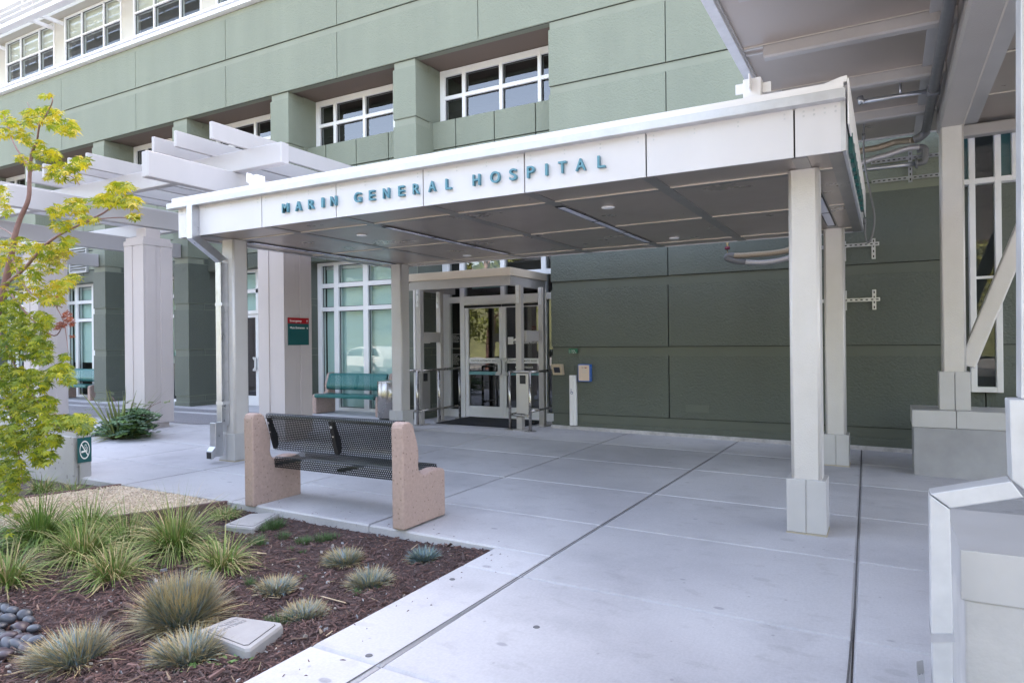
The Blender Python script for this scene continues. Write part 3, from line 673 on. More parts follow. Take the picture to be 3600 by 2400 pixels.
# galvanised downspout at the left corner
ms = MB()
xu = PY(670, 800, 4.88).x; p1 = Vector((xu, 4.91, 1.19)); p2 = Vector((-6.775, 5.275, .985))
ms.box(xu-.045, xu+.045, 4.862, 4.957, 1.19, 1.561)
ms.hexa([(xu-.045, 4.862, 1.189), (xu+.045, 4.862, 1.189), (xu+.045, 4.957, 1.235), (xu-.045, 4.957, 1.235)], [(p2.x-.045, 5.228, .966), (p2.x+.045, 5.228, .966), (p2.x+.045, 5.332, 1.01), (p2.x-.045, 5.332, 1.01)])
ms.box(p2.x-.045, p2.x+.045, 5.228, 5.332, -.93, .965)
ms.box(p2.x-.05, p2.x+.05, 5.14, 5.245, -1.27, -.88); ms.box(p2.x-.046, p2.x+.046, 5.246, 5.30, -1.0, -.885)
ms.hexa([(p2.x-.05, 5.09, -1.295), (p2.x+.05, 5.09, -1.295), (p2.x+.05, 5.139, -1.27), (p2.x-.05, 5.139, -1.27)], [(p2.x-.05, 5.09, -1.20), (p2.x+.05, 5.09, -1.20), (p2.x+.05, 5.139, -1.15), (p2.x-.05, 5.139, -1.15)])
dsp = ms.build('downspout', m['galv'], can, bevel=.005)
ms = MB(); ms.box(p2.x-.036, p2.x+.036, 5.085, 5.0895, -1.283, -1.215); ms.build('outlet', m['black'], dsp)
for z in (.46, -.68): ms = MB(); ms.box(p2.x-.047, p2.x+.075, 5.224, 5.227, z, z+.035); ms.box(p2.x+.0455, p2.x+.049, 5.227, 5.334, z, z+.035); ms.build('strap', m['galvp'], dsp)

# ================================================================== SMALL CANOPY over the entrance doors
dc = thing('door_canopy', 'small tan steel canopy on four posts standing in front of the entrance doors', 'canopy', (-5.9, 9.6, fz(-5.9)))
cA = PY(1794, 938, 9.12); xR = cA.x; zt = cA.z
zb = PY(1794, 938+29, 9.12).z; zbm = PY(1790, 850+340/2.24, 9.16).z
ms = MB(); ms.box(-7.25, xR, 9.12, 10.40, zb, zt); ms.build('roof', m['beige'], dc, bevel=.006)
ms = MB(); ms.box(-7.0, xR-.02, 9.15, 9.23, zbm, zb-.001); ms.box(xR-.10, xR-.02, 9.231, 10.38, zbm, zb-.001); ms.box(-7.0, -6.92, 9.231, 10.38, zbm, zb-.001); ms.box(-7.24, -7.0, 9.17, 9.18, zbm, zb-.02)
for k in range(6): ms.box(-6.7+.28*k, -6.5+.28*k, 9.146, 9.149, zb-.028, zb-.02)
for x in (-7.2, -7.08, -5.28, -5.2): ms.tube([(x, 9.14, (zb+zbm)/2), (x, 9.171, (zb+zbm)/2)], .018, 8)
ms.build('beam', m['steelgrey'], dc, bevel=.003)
ms = MB(); ms.box(-6.919, xR-.101, 9.232, 10.35, zb-.035, zb-.002); ms.build('soffit', m['soffit'], dc)
for (x, y, w_) in ((-6.80, 9.13, .048), (-6.78, 9.68, .045), (-5.00, 9.29, .048), (-4.90, 9.86, .045)):
    zf = fz(x); ms = MB(); ms.box(x-w_, x+w_, y-w_, y+w_, zf+.012, zbm); ms.box(x-w_-.04, x+w_+.04, y-w_-.08, y+w_+.08, zf-.01, zf+.0115)
    p = ms.build('post', m['steelgrey'], dc, bevel=.004)
    ms = MB(); ms.box(x-w_+.012, x+w_-.03, y-w_-.008, y-w_-.0005, zbm-.28, zbm)
    for q in (.08, .2): ms.tube([(x-.012, y-w_-.026, zbm-q), (x-.012, y-w_-.008, zbm-q)], .016, 6)
    ms.build('bolt_plate', m['galvp'], p)
    if x > -6 or y < 9.5:
        pass
for x, y0, y1 in ((-6.79, 9.186, 9.628), (-4.95, 9.346, 9.808)):
    ms = MB(); ms.box(x-.035, x+.035, y0, y1, .02, .18); ms.box(x-.045, x+.045, y0, y0+.16, .181, .19); ms.box(x-.045, x+.045, y1-.16, y1, .181, .19); ms.box(x-.045, x+.045, y0, y0+.16, .005, .019); ms.build('cross_rail', m['steelgrey'], dc, bevel=.003)
ms = MB(); ms.box(-6.895, -6.857, 9.08, 9.12, fz(-6.87)+.01, zbm); ms.build('edge_strip', m['roofwhite'], dc)
# stainless handrails with door-operator boxes
def handrail(pts, label, box, grp='stainless handrails at the entrance doors', stub=None, loc=None):
    h = thing('handrail', label, 'handrail', (pts[0][0], pts[0][1], fz(pts[0][0])), grp)
    ms = MB(); z = lambda p: fz(p[0])
    top = [(p[0], p[1], z(p)+.90) for p in pts]; low = [(p[0], p[1], z(p)+.235) for p in pts]
    ms.tube(([stub+(z(pts[0])+.90,)] if stub else [])+top, .022, 10); ms.build('rail', m['stain'], h); ms = MB(); ms.tube(low, .020, 10)
    if stub: ms.tube([(pts[0][0], pts[0][1], z(pts[0])+.235), stub+(z(pts[0])+.235,)], .02, 10)
    ms.build('rail', m['stain'], h)
    for p in pts:
        ms = MB(); ms.tube([(p[0], p[1], z(p)), (p[0], p[1], z(p)+.90)], .022, 10); ms.box(p[0]-.07, p[0]+.07, p[1]-.06, p[1]+.06, z(p)-.004, z(p)+.01); ms.build('post', m['stain'], h)
    a, b = Vector((*pts[0], 0)), Vector((*pts[1], 0)); u = (b-a).normalized(); v = Vector((u.y, -u.x, 0))
    s0, s1, off = box; q = [a+u*s0-v*.03, a+u*s1-v*.03, a+u*s1+v*off, a+u*s0+v*off]; zz = fz(a.x)
    ms = MB(); ms.hexa([(p.x, p.y, zz+.26) for p in q], [(p.x, p.y, zz+.875) for p in q]); bx = ms.build('operator_box', m['brushed'], h, bevel=.006)
    c = a+u*(s0*.45+s1*.55)+v*(off+.001); ms = MB(); w_ = min(.05, (s1-s0)*.3)
    q = [c-u*w_, c+u*w_, c+u*w_+v*.006, c-u*w_+v*.006]; ms.hexa([(p.x, p.y, zz+.72) for p in q], [(p.x, p.y, zz+.85) for p in q]); ms.build('sensor', m['black'], bx)
    return h
handrail([(-6.78, 9.02), (-6.73, 9.57), (-6.70, 10.16)], 'longer stainless handrail with sensor box left of the entrance doors', (.03, .30, .02), stub=(-7.02, 9.0))
handrail([(-5.14, 9.20), (-4.77, 9.17)], 'short stainless handrail with sensor box right of the entrance doors', (.14, .36, .03), stub=(-5.12, 9.5))
hr = [o for o in C.objects if o.name.startswith('handrail')][1]
ms = MB(); ms.tube([(-4.77, 9.19, fz(-4.8)+.9), (-4.78, 9.95, fz(-4.8)+.9)], .02, 10); ms.build('rail', m['stain'], hr); ms = MB(); ms.tube([(-4.77, 9.19, fz(-4.8)+.3), (-4.78, 9.95, fz(-4.8)+.3)], .02, 10)
ms.build('rail', m['stain'], hr)
ms = MB(); z = fz(-5.9)+.004; ms.hexa([(-6.66, 9.35, fz(-6.66)+.004), (-5.1, 9.35, fz(-5.1)+.004), (-5.1, 10.42, fz(-5.1)+.004), (-6.66, 10.42, fz(-6.66)+.004)], [(-6.65, 9.36, fz(-6.66)+.016), (-5.11, 9.36, fz(-5.1)+.016), (-5.11, 10.41, fz(-5.1)+.016), (-6.65, 10.41, fz(-6.66)+.016)])
setp(ms.build('door_mat', m['mat']), 'black ribbed door mat in front of the entrance doors', 'door mat')

# ================================================================== BIG CANOPY at the right
bc = thing('drop_off_canopy', 'large grey steel canopy over the drop-off lane at the right', 'canopy', (.6, 8.4, -1.42))
ZB = 2.47
xe = PZ(2461, 0, ZB-.06).x; xi = PZ(2506, 0, ZB-.06).x; xi2 = PZ(2522, 0, ZB-.02).x; yb = PZ(3011, 495, ZB).y
ms = MB(); ms.box(xe, 5.2, -1.5, yb, ZB, ZB+.12); sof = ms.build('soffit', m['soffit'], bc)
ms = MB(); ms.box(xe, xi, -1.5, yb+.02, ZB-.06, ZB+.16); ms.box(xi+.001, 5.2, yb+.001, yb+.02, ZB-.02, ZB+.16); ms.build('edge_trim', m['galvp'], bc, bevel=.004)
ms = MB(); ms.box(xi+.001, xi2, -1.5, yb-.001, ZB-.024, ZB-.001); ms.build('flat_strip', m['clad'], bc); ms = MB(); ms.box(.30, .42, -1.5, yb-.001, ZB-.02, ZB-.001); ms.build('flat_strip', m['clad'], bc); ms = MB(); ms.box(.78, .92, -1.5, yb-.001, ZB-.02, ZB-.001); ms.build('flat_strip', m['clad'], bc)
ybar = [PZ(3008, 147, ZB-.10).y, PZ(3090, 300, ZB-.10).y, PZ(3150, 415, ZB-.10).y]
d = ybar[1]-ybar[0]
ybar = [ybar[0]-2*d, ybar[0]-d]+ybar
for y in ybar:
    xl = PZ(2690, 218, ZB-.10).x
    ms = MB(); ms.prism([(y-.05+.02*math.cos(a)*0, 0) for a in ()] or [(y-.055, ZB-.002), (y-.055, ZB-.085), (y-.04, ZB-.10), (y+.04, ZB-.10), (y+.055, ZB-.085), (y+.055, ZB-.002)], 'x', xl, .48); ms.build('purlin', m['steelgrey'], bc, smooth=False)
    ms = MB(); ms.box(xi2+.001, .3, y-.085, y-.075, ZB-.008, ZB-.001); ms.box(.925, 5.2, y-.01, y+.0, ZB-.008, ZB-.001); ms.build('seam', m['seam'], bc)
    ms = MB(); ms.box(xi2+.001, xl-.001, y-.07, y-.045, ZB-.018, ZB-.001); ms.build('flat_strip', m['clad'], bc); ms = MB(); ms.box(xi2+.001, xl-.001, y+.045, y+.07, ZB-.018, ZB-.001); ms.build('flat_strip', m['clad'], bc)
ms = MB(); ms.box(.72, 5.2, yb-.16, yb-.02, ZB-.16, ZB-.03); ms.build('purlin', m['steelgrey'], bc, bevel=.015)
ms = MB(); ms.prism([(.485, 2.2), (.505, 2.18), (.695, 2.18), (.715, 2.2), (.715, ZB-.001), (.485, ZB-.001)], 'y', -1.5, 8.62); ms.build('beam', m['steelgrey'], bc)
PLX, PY0, PY1, ZP = .215, 8.164, 8.79, -.739
def plinth(y0, y1, base_m, x1):
    ms = MB(); ms.box(PLX+.012, x1, y0+.012, y1-.012, -1.5, -.914); p = ms.build('plinth', base_m, bc, bevel=.008)
    ms = MB(); xm = .60; ms.box(PLX, xm-.003, y0, y1, -.913, ZP); ms.box(xm+.003, x1+.02, y0, y1, -.913, ZP); ms.build('plinth_cap', m['clad'], p, bevel=.003); return p
plinth(PY0, PY1, m['dirtyconc'], 2.6); plinth(2.832, 3.50, m['whiteconc'], 2.6)
def bigcol(cy):
    cx = .6; ms = MB(); ms.prism(rsq(cx, cy, .105, .02), 'z', -.38, 2.1795); c = ms.build('column', m['post'], bc)
    for f in c.data.polygons: f.use_smooth = abs(f.normal.z) < .5 and f.area < .1
    ms = MB(); ms.box(cx-.135, cx-.003, cy-.13, cy+.13, ZP+.001, -.345, .003); ms.box(cx+.003, cx+.135, cy-.13, cy+.13, ZP+.001, -.345, .003); ms.build('column_base', m['clad'], c)
bigcol(8.42)
a, b = PY(3388+16, 1270, 8.42), PY(3600, 800, 8.42); u = (b-a).normalized()
ms = MB(); ms.bar(a-u*.05, a+u*3.6, .15, .15, (0, 1, 0)); ms.build('brace', m['post'], bc, bevel=.015)
# rectangular downspout zig-zagging over the near plinth
ms = MB(); Yd0, Yd1 = 2.70, 2.80
def q4(pts): return [PY(x, y, Yd0) for x, y in pts]
def slab2(poly):
    f = q4(poly); ms.hexa([tuple(p) for p in f], [(p.x, Yd1, p.z) for p in f])
slab2([(3268, 1738), (3340, 1790), (3352, 2232), (3274, 2232)])
slab2([(3269, 1735), (3556, 1690), (3600, 1748), (3341, 1787)])
slab2([(3548, 1404), (3640, 1404), (3650, 1760), (3558, 1687)])
nd = ms.build('downspout', m['galvp'], bc, bevel=.004)
ms = MB(); slab2([(3277, 2236), (3349, 2236), (3353, 2600), (3281, 2600)]); ms.build('downspout', m['galvp'], bc, bevel=.004)
ms = MB(); slab2([(3588, -40), (3640, -40), (3640, 1402), (3590, 1402)]); ms.build('downspout', m['galvp'], bc, bevel=.004)
ms = MB(); Yd0, Yd1 = 2.695, 2.805; slab2([(3272, 2226), (3355, 2226), (3357, 2256), (3274, 2256)]); ms.build('strap', m['galv'], nd)
ms = MB(); slab2([(3226, 2370), (3250, 2366), (3252, 2420), (3228, 2420)]); ms.build('bracket', m['galv'], nd)
# overhead sprinkler main, braided hoses, fittings, and strut channels on the wall
sp = thing('sprinkler_pipework', 'grey sprinkler main and braided loop hoses hanging between the two canopies', 'pipework', (.2, 9.2, 2.0))
zp = 2.33; pa, pb = PZ(3330, 0, zp), PZ(3262, 455, zp); xm = (pa.x+pb.x)/2
ms = MB(); ms.tube([(xm, -1, zp), (xm, pb.y, zp)], .043, 14); e2 = (xm-.02, pb.y+.10, zp-.05); ms.tube([(xm, pb.y, zp), (xm, pb.y+.07, zp-.012), (xm-.05, pb.y+.10, zp-.05), (xm-.12, pb.y+.10, zp-.075)], .046, 12)
t0 = PZ(3283, 318, zp); t1 = PZ(3030, 355, zp-.01); ms.tube([(xm-.055, t0.y, zp), (xm+.055, t0.y, zp)], .052, 12); ms.tube([(xm, t0.y-.05, zp), (xm, t0.y+.05, zp)], .052, 12)
ms.build('main_pipe', m['castgrey'], sp)
ms = MB(); ms.tube([(xm-.05, t0.y, zp), (t1.x, t0.y, zp)], .022, 10); ms.tube([(t1.x, t0.y, zp-.02), (t1.x-.02, t0.y, zp+.05)], .03, 10); ms.tube([(t1.x*.45+xm*.55, t0.y, zp), (t1.x*.45+xm*.55, t0.y, ZB)], .012, 8); ms.build('branch_pipe', m['galv'], sp)
Yh = 9.25
def hz(pts, Y): return [PY(x, y, Y) for x, y in pts]
def smooth_path(P_, n=6):
    out = []
    for i in range(len(P_)-1):
        p0 = P_[max(i-1, 0)]; p1 = P_[i]; p2 = P_[i+1]; p3 = P_[min(i+2, len(P_)-1)]
        for k in range(n):
            t = k/n; out.append(.5*((2*p1)+(p2-p0)*t+(2*p0-5*p1+4*p2-p3)*t*t+(3*p1-p0-3*p2+p3)*t*t*t))
    out.append(P_[-1]); return out
ms = MB(); ms.tube(smooth_path([Vector((xm-.12, pb.y+.10, zp-.075))]+hz([(3150, 500), (3085, 520), (3013, 537), (2930, 600)], Yh)+hz([(2850, 800), (2780, 876), (2640, 896), (2580, 899)], 9.2)), .036, 12); ms.build('hose', m['hose'], sp)
ms = MB(); ms.tube(smooth_path(hz([(3232, 517), (3190, 522), (3120, 545), (3020, 578), (2950, 640)], Yh)+hz([(2850, 860), (2775, 905), (2690, 922), (2620, 921)], 9.2)), .034, 12); ms.build('hose', m['hosep'], sp)
ms = MB(); ms.tube(smooth_path(hz([(2582, 899), (2560, 899), (2556, 908), (2585, 917), (2622, 922)], 9.2)), .038, 12); ms.build('elbow', m['castgrey'], sp)
ms = MB(); ms.tube(smooth_path(hz([(3230, 517), (3250, 522), (3252, 548), (3250, 566), (3238, 572), (3222, 575)], 9.3)), .036, 12)
for (x, y, r) in ((3246, 547, .05), (3245, 530, .045)): 
    p = PY(x, y, 9.3); ms.tube([p-Vector((.06, 0, 0)), p+Vector((.06, 0, 0))], .02, 8)
p = PY(3222, 574, 9.3); ms.tube([p-Vector((.012, 0, 0)), p+Vector((.012, 0, 0))], .06, 12); ms.build('elbow', m['castgrey'], sp)
ms = MB(); ms.tube([PY(3222, 575, 9.3), PY(2900, 612, 9.3)], .026, 12); ms.build('steel_pipe', m['galv'], sp)
p = PY(2557, 870, 9.2); ms = MB(); ms.tube([p+Vector((0, 0, -.12)), p+Vector((0, 0, -.03))], .006, 6); ms.tube([p+Vector((0, 0, .01)), p+Vector((0, 0, .06))], .012, 6); ms.tube([p+Vector((-.018, 0, .05)), p+Vector((0, 0, .085)), p+Vector((.018, 0, .05))], .005, 6); ms.build('sprinkler_head', m['brass'], sp)
ms = MB(); ms.tube([p+Vector((0, 0, -.025)), p+Vector((0, 0, .008))], .035, 10); ms.build('sprinkler_cap', m['redcap'], sp)
cw = thing('conduit', 'thin grey flexible conduit looping down beside the white canopy', 'conduit', (-.1, 8.4, 1.4))
ms = MB(); Yq = 8.6; ms.tube(smooth_path(hz([(3048, 418), (3038, 440), (3036, 520), (3044, 600), (3060, 680), (3074, 760), (3068, 820), (3053, 854), (3042, 830), (3041, 780)], Yq)), .0105, 8)
ms.tube([PY(3036, 470, Yq), PY(3036, 492, Yq)], .018, 8); ms.tube([PY(3041, 790, Yq), PY(3040, 772, Yq), PY(3034, 768, Yq)], .016, 8); ms.build('whip', m['castgrey'], cw)
def strut(name, segs, label):
    c = None
    q0 = PY(segs[0][0][0], segs[0][0][1], 9.72); c = thing(name, label, 'strut frame', tuple(q0), 'perforated strut frames on the green wall')
    for (a, b, layer) in segs:
        A_, B_ = PY(*a, 9.71-.02*layer), PY(*b, 9.71-.02*layer); horiz = abs(a[0]-b[0]) > abs(a[1]-b[1])
        y = 9.71-.024*layer; h = .022
        ms = MB()
        if horiz: z = (A_.z+B_.z)/2; x0, x1 = sorted((A_.x, B_.x)); ms.box(x0, x1, y, y+.023, z-h, z+h)
        else: x = (A_.x+B_.x)/2; z0, z1 = sorted((A_.z, B_.z)); ms.box(x-h, x+h, y, y+.023, z0, z1)
        ms.mi = 1; L_ = (x1-x0) if horiz else (z1-z0); n = int(L_/.055)
        for k in range(n):
            s = (k+.5)*L_/n
            if horiz: ms.box(x0+s-.014, x0+s+.014, y-.0012, y-.0002, z-.007, z+.007)
            else: ms.box(x-.007, x+.007, y-.0012, y-.0002, z0+s-.014, z0+s+.014)
        ms.build('channel', [m['galv'], m['black']], c)
strut('strut_frame', [((3062, 573), (3360, 534), 0), ((3064, 640), (3360, 607), 0), ((3200, 532), (3200, 640), 1)], 'long double strut frame high on the wall behind the conduit')
strut('strut_frame', [((2860, 872), (3091, 856), 1), ((2967, 848), (2968, 918), 0), ((3070, 838), (3072, 910), 0)], 'middle strut frame just under the white canopy corner')
strut('strut_frame', [((2860, 1061), (3094, 1050), 1), ((2970, 1022), (2971, 1091), 0), ((3073, 1018), (3074, 1088), 0)], 'lowest strut frame on the wall right of the rear column')
# ================================================================== PERGOLA
pg = thing('pergola', 'pale grey steel pergola on square rendered pillars beside the entrance canopy', 'pergola', (-10.5, 6.8, fz(-10.5)))
PLR = [-7.30, -10.47, -13.63, -16.80]; ZC = 1.784
for xr in PLR:
    xl = xr-.517; y0, y1 = 6.69, 7.205; zb = fz(xr)+.09
    ms = MB()
    ms.box(xl+.012, xr-.012, y0+.012, y1-.012, zb, ZC-.14)
    for (a, b) in ((xl, xl+.215), (xl+.30, xr)): ms.box(a, b, y0, y0+.03, zb, ZC-.141); ms.box(a, b, y1-.03, y1, zb, ZC-.141)
    for (a, b) in ((y0+.031, y0+.215), (y0+.30, y1-.031)): ms.box(xr-.03, xr, a, b, zb, ZC-.141); ms.box(xl, xl+.03, a, b, zb, ZC-.141)
    ms.box(xl+.05, xr-.05, y0+.05, y1-.05, zb-.2, zb-.001)
    p = ms.build('pillar', m['pillar'], pg, bevel=.004)
    ms = MB(); ms.box(xl-.005, xr+.005, y0-.005, y1+.005, ZC-.14, ZC-.06); ms.box(xl+.02, xr-.02, y0+.02, y1-.02, ZC-.059, ZC); ms.box(xl+.13, xr-.13, y0+.13, y1-.13, ZC+.001, ZC+.16); ms.build('pillar_cap', m['pillar'], p, bevel=.004)
def rat(x, y): r = ray(x, y); return r.x/r.y
XB = [xr-.2585 for xr in PLR]
Yn = XB[0]/rat(509, 578); zA1 = PY(500, 532, Yn).z; zA0 = PY(500, 624, Yn).z; bw = .065
for x in XB:
    ms = MB(); ms.box(x-bw, x+bw, Yn, 9.72, zA0, zA1); ms.build('beam', m['pergola'], pg, bevel=.012)
q = PX(821, 609, XB[0]+bw); YX1 = q.y; zX0 = zA1+.001
XRr = PY(988, 540, YX1).x; zX1 = zX0+(PY(975, 504, YX1).z-PY(975, 578, YX1).z)
YX2 = YX1+2.55
for y in (YX1, YX2):
    ms = MB(); ms.box(-20, XRr, y, y+.13, zX0, zX1); ms.build('cross_beam', m['pergola'], pg, bevel=.012)
SLX = []
for (tx, ty, nx_, n0, n1) in ((866, 528, 745, 429, 491), (745.5, 553.6, 619, 463, 520), (668, 569, 541, 483, 533), (433, 623, 307, 544, 597), (373, 636, 243, 561, 610), (281, 656, 154, 585, 635), (221, 668, 97, 598, 644)):
    X = PY(tx, ty, YX1).x; yn = X/rat(nx_, (n0+n1)/2); h = PY(nx_, n0, yn).z-PY(nx_, n1, yn).z; SLX.append((X, yn, h))
for k in range(3): SLX.append((SLX[k+3][0]-3.165, SLX[k+3][1], .27))
for X, yn, h in SLX:
    ms = MB(); ms.box(X-.05, X, max(yn, 4.3), 9.72, zX1+.001, zX1+.001+min(.3, max(.2, h))); ms.build('slat', m['pergola'], pg, bevel=.008)

# ================================================================== BENCHES
zf = fz(-3.1); Yb0 = 4.045
prof_px = [(1680,1335),(1668,800),(1660,330),(1672,275),(1705,258),(1745,260),(1775,285),(1788,340),(1815,440),(1832,540),(1836,620),(1830,700),(1838,755),(1865,795),(1900,800),(1960,760),(2010,735),(2060,728),(2090,735),(2104,755),(2102,1195)]
PROF = []
for x, y in prof_px:
    p = PX(850+x/2.94, 1400+y/2.94, -3.10); PROF.append((p.y-Yb0, p.z-zf))
PROF[0] = (PROF[1][0], 0); PROF[-1] = (PROF[-2][0], 0)
XBL = PY(899, 1650, Yb0+.02).x; XBR = -3.10
BL = XBR-XBL
def bench(kind, loc, rz, label, sheet, strapm):
    b = thing('park_bench', label, 'bench', loc, 'benches with aggregate ends'); b.rotation_euler = (0, 0, rz)
    ORG[b] = Vector((0, 0, 0)); D0 = .24     # local: x along, y forward from the bench centre
    for s in (-1, 1):
        x0 = s*BL/2; x1 = x0-s*.11
        ms = MB(); ms.prism([(y-D0, z) for y, z in PROF], 'x', min(x0, x1), max(x0, x1)); ms.build('end_support', m['bench'], b, bevel=.016, seg=3)
    xi = BL/2-.112
    def sheetmesh(name, prof):
        V = []; Fc = []; uv = []; L = [0]
        for (a, c), (e, f) in zip(prof, prof[1:]): L.append(L[-1]+math.hypot(e-a, f-c))
        nx_ = 12
        for (y, z) in prof:
            for i in range(nx_+1): V.append((-xi+2*xi*i/nx_, y-D0, z))
        for j in range(len(prof)-1):
            for i in range(nx_): a = j*(nx_+1)+i; Fc.append((a, a+1, a+nx_+2, a+nx_+1))
        o = pydata(name, V, Fc, sheet, b, smooth=True); me = o.data; ul = me.uv_layers.new(name='UVMap')
        for lp in me.loops:
            v = lp.vertex_index; ul.data[lp.index].uv = (V[v][0], L[v//(nx_+1)])
        return o
    def arc(cy, cz, r, a0, a1, n=6): return [(cy+r*math.cos(math.radians(a0+(a1-a0)*k/n)), cz+r*math.sin(math.radians(a0+(a1-a0)*k/n))) for k in range(n+1)]
    bt = PROF[4][1]-.005
    back = [(.035, bt-.05)]+arc(.06, bt-.03, .027, 180, 30)+[(.10, bt-.08), (.145, bt-.20), (.158, bt-.25), (.155, bt-.29), (.14, bt-.32), (.12, bt-.328)]
    sheetmesh('backrest', back)
    st = .385
    seat = [(.13, st-.085), (.125, st-.03)]+arc(.15, st-.015, .025, 180, 90)+[(.22, st-.012), (.32, st-.02), (.40, st-.005), (.44, st+.008)]+arc(.455, st-.02, .028, 90, -10)+[(.482, st-.06)]
    sheetmesh('seat', seat)
    for x, w_ in ((-xi+.012, .012), (.0, .02), (xi-.012, .012)):
        ms = MB()
        pts = [(.045, bt-.05), (.075, bt-.04), (.105, bt-.12), (.145, bt-.20), (.152, bt-.28), (.135, bt-.318), (.115, bt-.318), (.095, bt-.26), (.075, bt-.18)]
        ms.prism([(y-D0, z) for y, z in pts], 'x', x-w_, x+w_)
        ms.box(x-w_, x+w_, .14-D0, .46-D0, st-.07, st-.045)
        sm = ms.build('support_strap', strapm, b)
        ms = MB()
        for z_ in (.09, .165):
            ms.tube([(x-.001, .06+(z_-.09)*.35-D0-.0, bt-z_), (x-.001, .045+(z_-.09)*.35-D0, bt-z_)], .011, 8)
        ms.build('bolt', m['bolt'], sm)
    return b
bench('front', ((XBL+XBR)/2, Yb0+.24, fz((XBL+XBR)/2)), 0, 'black perforated metal bench with tan aggregate ends at the edge of the planting bed', m['perf_black'], m['black'])
bench('mid', (-9.02, 9.92, fz(-9)), math.pi, 'green perforated bench with tan ends under the window beside the steel bin', m['perf_teal'], m['tealsign'])
bench('far', (-18.38, 9.97, fz(-18)), math.pi, 'distant green bench half hidden behind a pergola pillar and the maple', m['perf_teal'], m['tealsign'])
# ------------------------------------------------------------------ bin
pb_ = PF(1375, 1481); dv = Vector((pb_.x, pb_.y, 0)).normalized(); cb = pb_+dv*.245+Vector((.02, 0, 0))
tr = thing('trash_can', 'round stainless steel trash can behind the grey column by the green bench', 'trash can', (cb.x, cb.y, pb_.z))
hc = PY(1375, 1341, pb_.y+.05).z-pb_.z
ms = MB(); ms.lathe([(.235, .05), (.25, .055), (.25, hc-.03), (.245, hc-.025)], (cb.x, cb.y, pb_.z), 36); ms.build('shell', m['stain'], tr)
ms = MB(); ms.lathe([(.225, 0), (.225, .049)], (cb.x, cb.y, pb_.z), 30); ms.build('base', m['black'], tr)
ms = MB(); ms.lathe([(.252, hc-.024), (.252, hc), (.17, hc+.012), (.12, hc-.02)], (cb.x, cb.y, pb_.z), 36, cap=False); ms.lathe([(.119, hc-.022), (.119, hc-.021)], (cb.x, cb.y, pb_.z), 20); ms.build('lid', m['stain'], tr)
# ------------------------------------------------------------------ wayfinding sign on the pillar
XS = -7.30+.001
a, b = PX(1013.2, 1115.9, XS+.012), PX(1085.6, 1119.6, XS+.012); zb = PX(1013.4, 1213, XS+.012).z; zt = a.z; zs = PX(1013.3, 1136.4, XS+.012).z
sg = thing('wayfinding_sign', 'red and green directional sign for emergency and main entrance on a rendered pillar', 'sign', (XS, (a.y+b.y)/2, zb))
ms = MB(); ms.box(XS, XS+.012, a.y, b.y, zs, zt); r = ms.build('red_panel', m['red'], sg)
ms = MB(); ms.box(XS, XS+.0118, a.y, b.y, zb, zs-.0005); g = ms.build('green_panel', m['tealsign'], sg)
W = b.y-a.y; H = zt-zb; O = lambda fx, fy: (XS+.0122, a.y+W*fx, zt-H*fy)
text('Emergency', 'lettering', m['white'], sg, O(.08, .148), (0, 1, 0), (0, 0, 1), .069*H*1.1, W*.56, .001, .012)
text('Main Entrance', 'lettering', m['white'], sg, O(.08, .400), (0, 1, 0), (0, 0, 1), .069*H*1.1, W*.70, .001, .012)
def arrow(cx, cz, d):
    s = W*.047; pts = []
    ms = MB()
    def pt(u, v): return (cx+(u if d == 'r' else v)*s, cz+(v if d == 'r' else u)*s)
    for poly in ([(-1, -.14), (.8, -.14), (.8, .14), (-1, .14)], [(1.1, 0), (.25, .85), (.0, .62), (.62, 0)], [(1.1, 0), (.62, 0), (.0, -.62), (.25, -.85)]):
        ms.poly([(XS+.0128, *pt(u, v)) for u, v in poly])
    ms.build('arrow', m['white'], sg)
arrow(a.y+W*.905, zt-H*.125, 'u'); arrow(a.y+W*.905, zt-H*.375, 'r')
# ------------------------------------------------------------------ things on the green wall
YW = 9.7355
def wbox(ms, x0, y0, x1, y1, d0, d1, Y=YW):
    p, q = PY(x0, y0, Y-d1), PY(x1, y1, Y-d1); ms.box(p.x, q.x, Y-d1, Y-d0, q.z, p.z); return p, q
t = thing('push_plate_sign', 'small green plaque above the white push bar on the green wall', 'sign', tuple(PY(2014, 1233, YW)))
ms = MB(); p, q = wbox(ms, 1999, 1225, 2030, 1241, .0, .012); ms.build('panel', m['tealsign'] if False else mat('green_plaque', (.02, .14, .08), .4), t)
text('Press Plate\nTo Open Door', 'lettering', m['white'], t, (p.x+.047, YW-.0122, p.z-.036), (1, 0, 0), (0, 0, 1), .013, .085, .001, .01, spl=1.6)
text('Push\nPlate', 'lettering', m['white'], t, (p.x+.006, YW-.0122, p.z-.036), (1, 0, 0), (0, 0, 1), .010, .028, .001, .0, spl=2)
t = thing('keypad', 'beige hooded intercom keypad at the left end of the green wall', 'keypad', tuple(PY(1960, 1300, YW)))
p, q = PY(1939.5, 1280, YW-.09), PY(1977, 1318, YW-.09); ms = MB()
ms.hexa([(p.x, YW-.13, p.z), (q.x-.02, YW-.13, p.z), (q.x+.0, YW-.09, q.z), (p.x+.02, YW-.09, q.z)], [(p.x, YW-.0, p.z), (q.x-.02, YW-.0, p.z), (q.x, YW-.0, q.z), (p.x+.02, YW-.0, q.z)])
k = ms.build('housing', m['gold'], t, bevel=.004)
